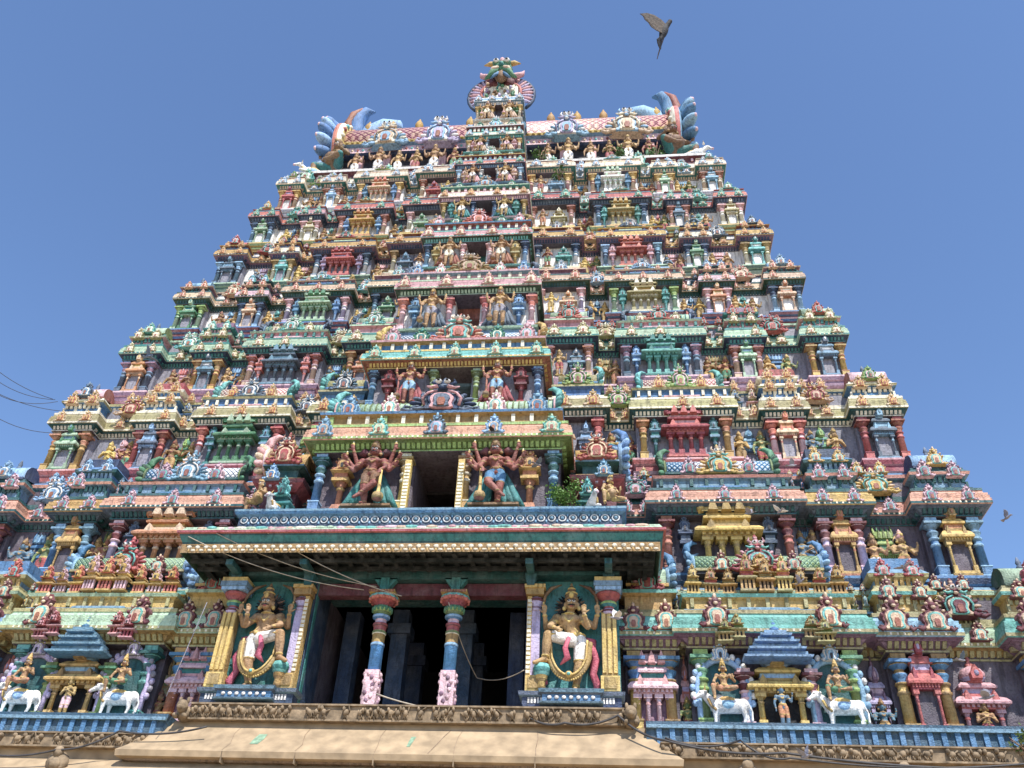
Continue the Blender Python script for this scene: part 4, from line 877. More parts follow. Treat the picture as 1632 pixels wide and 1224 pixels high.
for side in (-1, 1):
    xc = side*(.405+.655)/2*H1; hw = .125*H1
    W = lambda x, y, z: Vector((xc+x, Y1+y, FL[1]+z))
    cols = ('lilac', 'grey', 'dkteal') if side < 0 else ('sky', 'white', 'dkteal')
    for u in (-.63, .63):
        sub('arch_frame', ('arch', cols), mk_arch_frame(*cols), None, W(u*hw, .12, .12), (1.42, 1.6, 1.62))
        pb = MB(); pb.sweep([(.12, -.34), (.14, -.3), (.04, -.26), (.04, -.1), (.14, -.06), (.16, 0), (.05, .02)], .72, -.3, .5, ['sky', 'blue', 'steel', 'sky', 'blue', 'sky']); part('statue_ledge', pb, W(u*hw, 0, .08))
        p = W(u*hw+.02, -.06, .1)
        if in_frame(p, -5):
            inner = 'nearer the porch' if u*side < 0 else 'farther from the porch'
            wing = 'left' if side < 0 else 'right'
            statue('bull', mk_bull(True), p, 1.12, 'white garlanded bull statue under an arch, lowest storey, %s wing, %s' % (wing, inner), 'statue', 'white bull statues under arches')
            statue('rider%d' % (u > 0), mk_seated('skin', 'orange' if u < 0 else 'green', 'gold', 'gold', .0), p+Vector((-.02, -.12, .52)), 1.36,
                   'seated crowned figure riding the white bull, lowest storey, %s wing, %s' % (wing, inner), 'statue', 'crowned figures riding white bulls')
    pal = PAL[1]
    sp = part('shrine_base', (lambda q: (q.box(-.5, .5, -.12, .3, -.02, .06, 'gold'), q)[1])(MB()), W(0, 0, .02))
    sub('niche_shrine', ('shrS1', side), mk_shrine('gold', 'ochre', 'sky', 'black', 'dome'), sp, W(0, .12, .06), (1.35, 1.1, 1.3))
    pl = ('lilac', 'pink', 'maroon') if side > 0 else ('lime', 'olive', 'green')
    for s in (-1, 1): sub('column', ('col', pl, 1.0), mk_column(*pl, 1.0), sp, W(s*.85, .16, .02), .64*d1)
    rb = MB()
    for j, (w_, z_) in enumerate(((.75, 0), (.6, .2), (.45, .38), (.28, .54))):
        rb.sweep([(0, z_), (.1, z_+.03), (.12, z_+.08), (0, z_+.13), (0, z_+.2)], w_, -.15-.02*j, .4, ['blue', 'sky', 'blue', 'steel'])
    rb.lathe([(.1, .74), (.16, .82), (.05, .92), (.08, .98), (.01, 1.15)], 'blue', 8, (0, 0)); part('shrine_roof', rb, W(0, -.3, .68*d1), sp)
    for s in (-1, 1):
        for j in range(2): sub('roof_shrine', ('rsS1', side), mk_minishrine('khaki' if side > 0 else 'salmon', 'ochre' if side > 0 else 'red', 'olive' if side > 0 else 'maroon'), sp, W(s*(.95+.32*j), -.38, .9*d1-.1*j), (.5, .7, .42))
    statue('small_s1_%d' % side, mk_small('bluskin' if side > 0 else 'ochre', 'orange' if side > 0 else 'pink', 'gold', 'gold', 1 if side > 0 else 0), W(0, -.1, .1), 1.25,
           'standing deity in a golden niche between the two %s bulls, lowest storey' % ('left' if side < 0 else 'right'), 'statue', 'deities standing in golden niches')

# ------------------------------------------------------------------ stone base, porch
stone = plain('sandstone', lin('a58f72'), .9, 2.6, .3, .5, .03)
stone2 = plain('carved_stone', lin('8d7a62'), .9, 5.0, .5, .6, .06)
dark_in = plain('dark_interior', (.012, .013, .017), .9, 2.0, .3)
mb = MB(); hb = 18.9
mb.box(-hb, hb, 21.6, 50, 0, 6.2, stone); mb.sweep([(.0, 6.2), (.5, 6.5), (.55, 6.75), (.2, 7.05), (.0, 7.15), (.0, 7.42), (.12, 7.45), (.12, 7.62), (0, 7.62)], hb, 21.9, 28, [stone]*8)
for s in (-1, 1): mb.box(min(s*6.0, s*(hb-.1)), max(s*6.0, s*(hb-.1)), 22.0, 49.5, 7.62, 8.3, 'baseblue')
mb.box(-6, 6, 22.6, 49.5, 7.62, 8.3, stone)
for s in (-1, 1):
    for i in range(40):
        x = s*(6.3+.31*i); mb.box(x-.06, x+.06, 21.95, 22.0, 7.66, 8.12, 'blue')
    mb.box(min(s*6.0, s*(hb-.1)), max(s*6.0, s*(hb-.1)), 21.9, 22.02, 8.12, 8.2, 'steel'); mb.box(min(s*6.0, s*(hb-.1)), max(s*6.0, s*(hb-.1)), 21.93, 22.02, 7.62, 7.7, 'navy')
sb = part('stone_base', mb, (0, 21.9, 0)); sb.data.transform(Matrix.Translation((0, -21.9, 0)))
def lumps(w, h, n, mat, seed, dep=.12):
    rnd = random.Random(seed); m = MB(); m.box(-w, w, 0, .3, 0, h, mat); m.box(-w, w, -.05, 0, 0, h*.12, mat); m.box(-w, w, -.06, 0, h*.9, h, mat)
    for i in range(n):                                            # rows of worn prancing beasts and dancers
        x = -w+2*w*(i+.5)/n; u = w/n
        if rnd.random() < .12: continue
        f = rnd.choice((-1, 1))
        m.ell((x, -.01, h*.5), (u*.75, dep*.9, h*.24), mat, 7, 4, Matrix.Rotation(rnd.uniform(-.5, .5), 3, 'Y'))
        m.ell((x+f*u*.6, -.03, h*rnd.uniform(.6, .78)), (u*.4, dep*.9, h*.19), mat, 6, 4)
        for q in (-.4, -.1, .25, .5): m.ell((x+q*u, -.01, h*rnd.uniform(.2, .32)), (u*.16, dep*.6, h*.22), mat, 5, 3, Matrix.Rotation(rnd.uniform(-.6, .6), 3, 'Y'))
        m.ell((x-f*u*.7, -.01, h*rnd.uniform(.35, .8)), (u*.22, dep*.6, h*.26), mat, 5, 3, Matrix.Rotation(rnd.uniform(-1, 1), 3, 'Y'))
    return m
for s in (-1, 1):
    part('carved_frieze', lumps(6.1, .36, 46, stone2, 5+s), (s*12.4, 21.75, 7.38), sb)
    for j, x in enumerate((8.2, 11.6, 15.0)):
        cm = MB(); cm.ell((0, 0, 0), (.3, .14, .26), stone2, 8, 6); cm.ell((0, -.08, .22), (.14, .1, .14), stone2, 7, 5); cm.ell((0, -.1, -.05), (.16, .1, .14), stone2, 7, 5); part('stone_boss', cm, (s*x, 21.45, 6.95), sb)
pf = part('carved_frieze', lumps(5.5, .42, 58, stone2, 9, .15), (0, 22.1, 8.2), sb)
for s in (-1, 1):
    lm = MB(); lm.ell((0, 0, .1), (.22, .3, .2), stone2, 8, 6); lm.ell((0, -.28, .22), (.15, .17, .17), stone2, 8, 6); lm.ell((0, -.42, .16), (.08, .1, .07), stone2, 6, 4)
    for q in (-1, 1): lm.ell((q*.1, -.25, .38), (.05, .05, .09), stone2, 5, 4); lm.ell((q*.12, -.3, -.02), (.06, .14, .07), stone2, 6, 4)
    part('stone_lion', lm, (s*5.65, 22.2, 8.25), sb)
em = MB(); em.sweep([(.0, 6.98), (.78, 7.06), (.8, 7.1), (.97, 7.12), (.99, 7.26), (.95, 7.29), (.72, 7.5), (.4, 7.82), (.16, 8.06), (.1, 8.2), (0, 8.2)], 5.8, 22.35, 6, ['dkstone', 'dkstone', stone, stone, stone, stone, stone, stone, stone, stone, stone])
for x in (-4.1, -2.3, -.4, 1.5, 3.4): em.box(x-.012, x+.012, 21.36, 22, 7.0, 7.26, stone2)
rnd = random.Random(8)
SLOPE = [(.951, 7.291), (.722, 7.503), (.402, 7.823), (.162, 8.063)]
for x in (-4.1, -2.3, -.4, .9, 1.5, 3.4):        # open joints and cracks running up the slope
    xs = [x+rnd.uniform(-.05, .05)+(.12*j if x in (-2.9, .9) else 0) for j in range(4)]; w_ = rnd.uniform(.004, .008); b0 = len(em.v)
    for xx, (o_, z_) in zip(xs, SLOPE): em.v += [(xx-w_, 22.35-o_-.004, z_+.004), (xx+w_, 22.35-o_-.004, z_+.004)]
    for j in range(3): em.face((b0+2*j, b0+2*j+1, b0+2*j+3, b0+2*j+2), 'dkstone')
ev = part('stone_eave', em, (0, 22.35, 0), sb); ev.data.transform(Matrix.Translation((0, -22.35, 0)))
for x in (-1.05, 4.6):
    km = MB(); km.prism([(.42, 0), (.5, .2), (.44, .42), (.25, .56), (-.25, .56), (-.44, .42), (-.5, .2), (-.42, 0), (-.12, -.02), (0, .12), (.12, -.02)], -.05, .1, stone, .93, (0, .3)); o_ = part('stone_arch_boss', km, (x, 21.62, 7.36), sb); o_.rotation_euler = (R(-38), 0, 0)
moss = plain('green_stain', (.22, .33, .22), .9, 9, .4)
for x, w in ((-3.45, .12), (.35, .05)):
    mm = MB(); mm.v = [(x-w, 21.622, 7.505), (x+w*.7, 21.622, 7.505), (x+w*1.3, 21.78, 7.663), (x+w+.05, 21.94, 7.823), (x-w*.3, 21.94, 7.823), (x-w*.8, 21.78, 7.663)]; mm.face(range(6), moss); part('green_stain', mm, (0, 0, 0), ev).location = (0, -22.35, 0)

# porch: floor, panels with guardian statues, two pillars, dark hall behind, deep painted eave, parapet
PY, PZ = 22.3, 8.64
po = part('porch', (lambda q: (q.box(-5.55, 5.55, PY, 31, PZ-.5, PZ, stone2), q)[1])(MB()), (0, PY, PZ)); po.data.transform(Matrix.Translation((0, -PY, -PZ)))
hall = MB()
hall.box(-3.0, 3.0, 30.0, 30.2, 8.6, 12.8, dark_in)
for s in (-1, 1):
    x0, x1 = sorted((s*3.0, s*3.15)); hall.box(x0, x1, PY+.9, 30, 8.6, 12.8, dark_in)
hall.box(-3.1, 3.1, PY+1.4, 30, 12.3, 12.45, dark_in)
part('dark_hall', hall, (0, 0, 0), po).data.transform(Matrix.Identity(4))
for x in (-.85, .85):
    for y in (25.0, 27.6):
        q = MB(); q.box(-.24, .24, -.24, .24, 0, 3.7, 'navy'); q.box(-.34, .34, -.34, .34, 2.9, 3.2, 'navy'); part('hall_pillar', q, (x*1.15, y, 8.64), po)
for s in (-1, 1):
    q = MB(); q.box(-.22, .22, -.25, .25, 0, 3.7, 'navy'); part('hall_pillar', q, (s*2.5, 25.2, 8.64), po)
for s in (-1, 1):
    xm = s*4.2; W = lambda x, y, z: Vector((xm+s*x, PY+y, PZ+z))       # x grows outwards
    q = MB(); q.box(-1.22, 1.25, .42, .6, 0, 3.85, 'teal'); q.box(-1.215, 1.24, .6, 1.7, 0, 3.84, 'navy'); q.box(-1.225 if s > 0 else 1.2, -1.2 if s > 0 else 1.225, .3, .6, .46, 3.84, 'navy'); q.box(-1.22, 1.25, -.02, .5, 0, .12, 'navy')
    q.sweep([(.02, .12), (.02, .3), (.1, .33), (.12, .42), (.0, .45)], 1.22, .02, .5, ['navy', 'steel', 'slate', 'steel'])
    for i in range(5):
        for x in (-.9, .9): q.box(x-.2+.08*i, x-.2+.08*i+.05, -.02, .02, .14+.0, .28, 'white')
    pn = part('guardian_panel', q, W(0, 0, 0), po)
    q = MB(); q.sweep([(.06, .08), (.08, .12), (.0, .15), (.0, .3), (.07, .34), (.1, .42), (.0, .46)], .72, -.2, .3, ['steel', 'navy', 'blue', 'slate', 'steel', 'slate'])
    for i in range(7): q.ell((-.54+.18*i, -.22, .225), (.06, .03, .05), 'white', 7, 4)
    part('statue_ledge', q, W(0, 0, 0), pn)
    q = MB()                                                     # outer golden pilaster
    q.box(-.24, .24, 0, .3, .46, .85, 'gold'); q.box(-.15, .15, -.03, 0, .52, .8, 'ochre'); q.box(-.2, .2, .04, .3, .85, 2.55, 'ochre')
    for x in (-.14, 0, .14): q.box(x-.045, x+.045, 0, .04, .92, 2.5, 'gold')
    q.lathe([(.17, 2.5), (.2, 2.56), (.2, 2.62), (.14, 2.66), (.14, 2.72), (.22, 2.78), (.22, 2.84), (.16, 2.88), (.3, 3.0), (.33, 3.08), (.2, 3.1)], ['lilac', 'maroon', 'lilac', 'red', 'teal', 'lime', 'olive', 'red', 'red', 'maroon'], 14, (0, .16))
    q.box(-.34, .34, -.18, .4, 3.1, 3.2, 'sky'); q.box(-.38, .38, -.22, .4, 3.2, 3.34, 'steel'); q.box(-.36, .36, -.2, .4, 3.34, 3.46, 'gold')
    part('pilaster', q, W(.98, -.02, 0), pn)
    q = MB()                                                     # inner lilac pilaster with golden strip
    q.box(-.2, .2, 0, .3, .46, .85, 'gold'); q.box(-.13, .13, -.03, 0, .52, .8, 'ochre'); q.box(-.08, .14, .06, .3, .85, 2.6, 'lilac')
    q.lathe([(.12, 2.6), (.16, 2.66), (.12, 2.74), (.2, 2.86), (.2, 2.95), (.12, 3.0)], ['lilac', 'mauve', 'lilac', 'maroon', 'lilac'], 10, (.03, .16)); q.box(-.24, .24, -.08, .3, 3.02, 3.2, 'ochre'); q.box(-.28, .28, -.12, .3, 3.2, 3.3, 'gold')
    q.box(-.2, -.08, .02, .3, .85, 3.0, 'gold')
    for i in range(17): q.box(-.19, -.09, -.005, .02, .9+.12*i, .98+.12*i, 'cream')
    if s > 0: q = mirror_mb(q); q = mirror_mb(q)
    part('pilaster', q if s > 0 else mirror_mb(q), W(-.98, 0, 0), pn)
    statue('hero%d' % s, mk_hero(s > 0), W(0.0, .2, .44), 3.0, ('large golden guardian statue in white trunks raising one leg, on the teal %s porch panel' % ('left' if s < 0 else 'right')), 'statue', 'large guardian statues flanking the porch', wide=1.06)
for x in (-1.0, 1.0):
    q = MB()
    q.box(-.19, .19, -.19, .19, 0, 1.0, 'pink'); rnd = random.Random(int(x))
    for i in range(9):
        for fx, fy in ((rnd.uniform(-.13, .13), -.19), (.19, rnd.uniform(-.13, .13)), (-.19, rnd.uniform(-.13, .13))): q.ell((fx, fy, .1+.1*i), (.06, .04, .07), 'mauve' if i % 2 else 'pink', 6, 4)
    q.lathe([(.17, 1.0), (.17, 1.66), (.19, 1.68), (.19, 1.74), (.17, 1.76), (.17, 2.0), (.19, 2.02), (.19, 2.08), (.17, 2.1), (.17, 2.22), (.2, 2.24), (.2, 2.3), (.15, 2.33), (.15, 2.42), (.23, 2.46), (.24, 2.52), (.17, 2.55), (.24, 2.62), (.27, 2.7), (.24, 2.78), (.18, 2.8), (.36, 2.94), (.4, 3.0), (.4, 3.06), (.34, 3.1)],
            ['brightblue', 'blue', 'sky', 'brightblue', 'ochre', 'cream', 'olive', 'gold', 'red', 'maroon', 'red', 'lilac', 'pink', 'blue', 'sky', 'blue', 'olive', 'lime', 'green', 'olive', 'red', 'coral', 'turq', 'cream'], 16)
    for i in range(14):
        t = 2*PI*i/14; q.ell((.25*math.cos(t), .25*math.sin(t), 2.7), (.05, .05, .08), 'green', 6, 4); q.ell((.37*math.cos(t), .37*math.sin(t), 2.97), (.055, .055, .06), 'coral', 6, 4)
    q.box(-.36, .36, -.36, .36, 3.1, 3.17, 'gold')
    for i in range(9): q.box(-.36+.08*i, -.3+.08*i, -.38, -.36, 3.09, 3.16, 'brick')
    q.box(-.12, .12, -.14, .14, 3.17, 3.62, 'teal'); q.prism([(.1, 3.3), (.34, 3.62), (-.34, 3.62), (-.1, 3.3)], -.1, .1, 'teal')
    part('pillar', q, (x, 22.6, PZ), po)
q = MB(); q.box(-3.0, 3.0, 22.75, 23.05, 11.85, 12.2, 'maroon')
for s in (-1, 1): q.box(min(s*3.0, s*5.5), max(s*3.0, s*5.5), 22.3, 24.4, 12.25, 12.5, 'dkteal')
q.box(-3, 3, 22.5, 24.4, 12.22, 12.48, 'dkteal'); part('beam', q, (0, 0, 0), po)
sof = MB(); sof.box(-6.45, 6.45, 21.4, 24.0, 12.52, 12.6, 'soffit_shade')  # near-black colour puts the deep shade under the eave into the paint
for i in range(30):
    x = -6.2+12.4*i/29; sof.box(x-.06, x+.06, 21.4, 23.6, 12.43, 12.53, 'soffit_shade')
for y in (21.7, 22.2): sof.box(-6.4, 6.4, y-.05, y+.05, 12.34, 12.44, 'soffit_shade')
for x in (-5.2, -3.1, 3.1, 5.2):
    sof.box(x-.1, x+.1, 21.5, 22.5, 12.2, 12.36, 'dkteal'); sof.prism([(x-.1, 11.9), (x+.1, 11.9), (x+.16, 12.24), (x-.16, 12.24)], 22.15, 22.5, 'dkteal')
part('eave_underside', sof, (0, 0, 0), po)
ek = MB(); ek.sweep([(0, 12.62), (.08, 12.42), (.1, 12.42), (.11, 12.68), (.1, 12.69), (.12, 12.74), (.2, 12.9), (.21, 12.95), (.28, 12.96), (.28, 13.03), (.24, 13.04), (.2, 13.07), (.12, 13.2), (-.1, 13.26), (-.85, 13.4)], 6.46, 21.34, 3.2, ['dkgreen', 'dkgreen', 'ochre', 'dkteal', 'dkteal', 'teal', 'dkteal', 'coral', 'red', 'salmon', 'turq', 'palegreen', 'steel', 'steel'])
for i in range(54):
    x = -6.45+12.9*(i+.5)/54; ek.ell((x, 21.23, 12.59), (.075, .03, .06), 'cream', 7, 4); ek.ell((x+.119, 21.235, 12.49), (.075, .03, .035), 'cream', 6, 4); ek.ell((x, 21.235, 12.49), (.03, .03, .06), 'gold', 6, 4)
rnd = random.Random(3)
for i in range(44):
    x = -6.1+12.2*i/43; ek.ell((x, 21.19, 13.14+rnd.uniform(-.02, .02)), (rnd.uniform(.1, .24), .04, .06), rnd.choice(['salmon', 'palegreen', 'peach', 'cream', 'turq', 'pink']), 6, 4)
ekp = part('porch_eave', ek, (0, 0, 0), po)
pp = MB(); pp.sweep([(.1, 13.5), (.14, 13.56), (.0, 13.62), (.0, 14.1), (.1, 14.16), (.14, 14.24), (.14, 14.31), (0, 14.34)], 5.62, 22.3, 2.2, ['steel', 'navy', 'navy', 'steel', 'blue', 'steel', 'steel'])
for i in range(37):
    x = -5.45+10.9*i/36; t_ = MB(); t_.tube([(.1*math.cos(2*PI*j/12), 0, .1*math.sin(2*PI*j/12)) for j in range(13)], .022, 'white', 5, False); t_.ell((0, -.01, 0), (.055, .035, .055), 'steel', 7, 4); pp.add(t_, TS((x, 22.29, 14.0)))
    if i < 36: pp.ell((x+.15, 22.29, 13.9), (.03, .03, .05), 'sky', 5, 4); pp.ell((x+.15, 22.29, 14.09), (.03, .03, .05), 'sky', 5, 4)
part('parapet', pp, (0, 0, 0), po)
fl = MB(); fl.box(-5.6, 5.6, 22.45, 24.6, 13.3, 14.3, 'steel'); part('terrace', fl, (0, 0, 0), po)
for n_ in list(tower.children_recursive):
    pass
# side bays on the terrace
for s in (-1, 1):
    q = MB(); q.box(-.55, .55, .1, 1.4, 0, 1.3, 'maroon'); q.sweep([(0, 1.1), (.25, 1.3), (.3, 1.42), (.1, 1.5), (.1, 1.56), (-.1, 1.58), (-.1, 1.95), (.12, 2.0), (.12, 2.06), (-.05, 2.1)], .55, 0, 1.4, ['red', 'maroon', 'gold', 'ochre', 'dkteal', 'dkteal', 'dkteal', 'steel', 'ochre'])
    for i in range(5): q.box(-.5+.22*i, -.42+.22*i, -.2, 0, 1.2, 1.28, 'pink')
    r = part('pavilion', q, (s*4.95, 23.1, 14.34)); W = lambda x, y, z: Vector((s*4.95+x, 23.1+y, 14.34+z))
    sub('roof_shrine', ('tb', s), mk_minishrine('teal', 'turq', 'dkteal'), r, W(-s*.3, -.25, 0), (.7, .9, .9))
    kudu(None, ('sky', 'blue', 'cream'), W(s*.2, -.3, 1.35), .5, r); kudu(None, ('red', 'brick', 'peach'), W(0, -.1, 2.05), .75, r, True)
    sub('barrel_roof', ('tbar', s), lambda: barrel_mb(1.6, 'gold', 'ochre', 0), r, W(0, .55, 2.35), .42)
    hc = ('salmon', 'peach', 'pink') if s < 0 else ('blue', 'sky', 'steel')
    sub('roof_horn', ('th', s), (lambda s_: (lambda: mk_horn(*hc)() if s_ > 0 else mirror_mb(mk_horn(*hc)())))(s), r, W(s*.7, .5, 2.4), .5)
    side = 'left' if s < 0 else 'right'
    statue('yak_l' if s < 0 else 'yak_r', mk_seated('skin', 'ochre' if s < 0 else 'gold', 'gold', 'bronze', .05, False, .5), (s*5.3, 22.62, 14.3), 1.55, 'pot-bellied golden seated figure at the %s end of the porch parapet' % side, 'statue', 'pot-bellied seated figures on the parapet', R(35)*s)
    statue('bull_sit', mk_bull(False), (s*4.75, 22.6, 14.32), .95, 'white resting bull statue beside the pot-bellied figure, %s end of the porch parapet' % side, 'statue', 'resting white bulls on the parapet', R(80) if s < 0 else R(100))

# ------------------------------------------------------------------ top platform and barrel roof
q = MB(); q.sweep([(.1, 38.3), (.1, 38.6), (0, 38.65), (0, 39.05), (.2, 39.15), (.22, 39.3), (0, 39.33)], 10.75, 29.75, 12, ['cream', 'gold', 'maroon', 'maroon', 'white', 'sky'])
for i in range(44):
    x = -10.6+21.2*i/43; q.box(x-.06, x+.06, 29.68, 29.76, 38.9, 39.08, 'pink')
pf = part('platform', q, (0, 29.75, 39.3)); pf.data.transform(Matrix.Translation((0, -29.75, -39.3)))
for i in range(15):
    x = -10.3+20.6*i/14
    if abs(x) > 1.7: kudu(None, ('sky', 'white', 'steel') if i % 3 else ('turq', 'palegreen', 'white'), (x, 29.65, 38.5), .55 if i % 3 else .9, pf)
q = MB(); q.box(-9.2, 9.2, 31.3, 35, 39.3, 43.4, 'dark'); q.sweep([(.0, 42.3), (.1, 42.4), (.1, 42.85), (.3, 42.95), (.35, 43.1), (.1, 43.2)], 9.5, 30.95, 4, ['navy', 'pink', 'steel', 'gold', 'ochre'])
for i in range(60):
    x = -9.3+18.6*i/59; q.ell((x, 30.86, 42.62), (.09, .06, .12), ('red', 'turq', 'peach')[i % 3], 6, 4); q.ell((x, 30.6, 43.03), (.1, .08, .07), 'gold', 6, 4)
for x in (-8.2, -6.6, -5.0, -3.4, 3.4, 5.0, 6.6, 8.2): q.box(x-.2, x+.2, 31.0, 31.4, 39.3, 42.4, 'salmon')
nk_ = part('roof_neck', q, (0, 31, 40)); nk_.data.transform(Matrix.Translation((0, -31, -40)))
RR, RA = 2.2, Vector((0, 33.0, 43.75))
big = lattice('salmon', 'maroon', 'peach', 5.0, 'roof')
rm = MB(); n = 24; L = 9.6/RR; b = 0
def roof_pt(x, i): t = R(-22)+R(224)*i/n; return (x, -math.cos(t), math.sin(t))
for x in (-L, L): rm.v += [roof_pt(x, i) for i in range(n+1)]
for i in range(n): rm.face((i, n+1+i, n+2+i, 1+i), big, True)
rm.face(list(range(n+1)), 'teal'); rm.face([2*n+1-i for i in range(n+1)], 'teal')
rm.tube([(-L, 0, 1.0), (L, 0, 1.0)], .04, 'gold', 6)
roof = link('barrel_roof', rm.mesh('barrel_roof'), tower, RA-TL, RR); roof['wl'] = tuple(RA)
def mk_bighorn():
    m = MB()
    ring = MB(); ring.lathe([(.86, -.14), (1.03, -.1), (1.1, 0), (1.1, .1), (1.0, .16), (.9, .1)], ['gold', 'cream', 'coral', 'sky', 'white'], 28, cap=False); ring.v = [(z, x, y) for x, y, z in ring.v]; m.add(ring, Matrix.Identity(4))
    for i in range(22):
        t = 2*PI*i/22; m.ell((-.1, 1.0*math.cos(t), 1.0*math.sin(t)), (.06, .07, .07), ('turq', 'red', 'cream')[i % 3], 6, 4)
    for i in range(13):
        t = R(-80)+R(210)*i/12; dy, dz = -math.cos(t), math.sin(t)
        d = Vector((.42, dy*.75, dz*.75)).normalized(); rot = d.to_track_quat('Z', 'Y').to_matrix()
        m.ell((.3, dy*1.02, dz*1.02), (.14, .15, .3), 'blue' if i % 2 else 'sky', 10, 8, rot); m.ell((.42, dy*1.23, dz*1.23), (.05, .07, .07), 'pink', 8, 6, rot)
    m.tube([(.05, -.1, 1.0), (.12, 0, 1.5), (.05, .0, 2.0), (-.15, .0, 2.35), (-.36, .0, 2.3)], [.24, .26, .22, .13, .03], 'blue', 10)
    m.tube([(.1, -.26, 1.0), (.2, -.22, 1.5), (.13, -.2, 1.95), (-.05, -.12, 2.3)], [.1, .11, .09, .03], 'brick', 8)
    m.tube([(-.1, .2, 1.1), (-.35, .2, 1.6), (-.65, .2, 1.86), (-1.0, .2, 1.82), (-1.05, .2, 1.7)], [.26, .3, .26, .22, .1], 'sky', 10)
    return m
for s in (-1, 1): sub('roof_crest', ('bigh', s), (lambda s_: (lambda: mk_bighorn() if s_ > 0 else mirror_mb(mk_bighorn())))(s), roof, RA+Vector((s*9.6, 0, 0)), RR*1.1)
fm = MB(); fm.lathe([(.16, 0), (.22, .1), (.13, .2), (.13, .55), (.2, .6), (.3, .7), (.33, .8), (.24, .9), (.1, .94), (.14, .98), (.04, 1.08)], 'brass', 14)
for x in (-7.4, -5.7, -4.1, -2.5, 2.5, 4.1, 5.7, 7.4, 8.9, -8.9): sub('finial', ('kal',), lambda: fm, roof, RA+Vector((x, 0, RR*.99)), (.8, .8, 2.2))
for i, x in enumerate((-6.6, -3.6, 3.6, 6.9)):
    c_ = [('sky', 'cream', 'peach'), ('lilac', 'white', 'sky'), ('sky', 'white', 'lilac'), ('peach', 'sky', 'cream')][i]
    kudu(None, c_, Vector((x, 30.45, 42.25)), 1.6, roof, True, h=1.7)
RF = [(-8.0, 1, 'dark brown'), (-6.7, 2, ''), (-5.6, 1, ''), (-4.6, 0, ''), (-3.6, 2, ''), (-2.5, 1, ''), (2.6, 1, ''), (3.7, 2, ''), (4.9, 1, ''), (5.9, 0, ''), (6.9, 2, ''), (8.0, 1, '')]
NM = ['outermost', 'second from the outer end', 'third from the outer end', 'third from the central ornament', 'second from the central ornament', 'nearest the central ornament']
for i, (x, v, _) in enumerate(RF):
    j = i if x < 0 else 11-i; c = (0, 4, 2, 5, 3, 1)[(i*5+2) % 6] if i % 2 else 4
    statue('roof%d_%d' % (c, v), mk_small(*SM[c], v), (x, 30.1, 39.3), 2.6 if v == 2 else 2.2, '%s standing figure under the barrel roof, %s side, %s' % (SMN[c], 'left' if x < 0 else 'right', NM[j]), 'statue', 'figures standing under the barrel roof')
for s in (-1, 1):
    side = 'left' if s < 0 else 'right'
    g = fig_mesh('corner%d' % s, (lambda s_: (lambda: {k_: (v_ if s_ < 0 else mirror_mb(v_)) for k_, v_ in mk_seated('bronze', 'teal', 'ochre', 'bronze', .06, True, .6)().items()}))(s))
    o = link('statue', g['body'], None, (s*9.35, 30.6, 39.3), 4.6, (0, 0, R(22)*s)); tag(o, 'huge brown seated figure with one arm raised, %s roof corner' % side, 'statue', 'huge seated figures at the roof corners')
    statue('bull_sit', mk_bull(False), (s*10.2, 29.95, 39.3), 1.5, 'white resting bull statue on the %s roof corner beside the huge seated figure' % side, 'statue', 'resting white bulls on the roof corners', R(20) if s < 0 else R(160))
# central lion-face ornament
q = MB(); z0 = 43.5
q.box(-1.0, 1.0, .1, 2.6, -4.2, 0, 'wall'); q.box(-.95, .95, 0, .9, 0, 1.6, 'cream')
rnd = random.Random(11)
for i in range(16): q.ell((-.9+.12*i, -.05, .35+.25*math.sin(i*2.1)), (.1, .12, .16), ('skin', 'green', 'white', 'lilac')[i % 4], 6, 4)
for s in (-1, 1):
    for i in range(11):                                           # wings of feathers
        t = R(-30)+R(115)*i/10; c_ = Vector((s*(.6+.85*math.cos(t)), .25, .95+1.2*math.sin(t)))
        d = Vector((s*math.cos(t), 0, math.sin(t))); q.ell(tuple(c_), (.11, .1, .42), 'salmon' if i % 2 else 'lilac', 7, 5, d.to_track_quat('Z', 'Y').to_matrix())
    q.tube([(s*.6+s*.5*math.cos(R(-40)+R(130)*i/9), .05, .95+.75*math.sin(R(-40)+R(130)*i/9)) for i in range(10)], .09, 'coral', 6)
    q.tube([(s*.6+s*1.25*math.cos(R(-50)+R(140)*i/9), .3, .95+1.55*math.sin(R(-50)+R(140)*i/9)) for i in range(10)], .1, 'navy', 6)
    q.tube([(s*.3, -.1, 2.2), (s*.85, -.1, 2.25), (s*1.15, -.05, 2.45), (s*1.25, 0, 2.85)], [.16, .2, .15, .03], 'salmon', 7)
    q.tube([(s*.2, -.5, 2.35), (s*.45, -.6, 2.0), (s*.62, -.55, 1.7), (s*.9, -.4, 1.62)], [.16, .2, .15, .05], 'green', 8); q.tube([(s*.18, -.62, 2.4), (s*.42, -.72, 2.15), (s*.6, -.65, 1.9)], [.1, .13, .06], 'peach', 8)
    q.tube([(s*.14, -.5, 2.05), (s*.3, -.6, 1.7), (s*.55, -.55, 1.45)], [.09, .1, .05], 'blue', 7)
    q.ell((s*.3, -.55, 2.95), (.24, .2, .24), 'green', 10, 8); q.ell((s*.3, -.7, 2.95), (.17, .12, .17), 'white', 10, 8); q.ell((s*.3, -.8, 2.94), (.08, .05, .09), 'black', 8, 6); q.tube([(s*.3, -.3, 3.1), (s*.7, -.25, 3.3), (s*1.05, -.2, 3.28)], [.18, .16, .03], 'gold', 7)
q.ell((0, -.2, 2.7), (.62, .5, .62), 'green', 12, 8); q.ell((0, -.65, 2.6), (.16, .2, .16), 'teal', 8, 6); q.ell((0, -.4, 3.35), (.16, .16, .3), 'salmon', 8, 6); q.ell((0, -.3, 2.0), (.4, .3, .5), 'bronze', 10, 6)
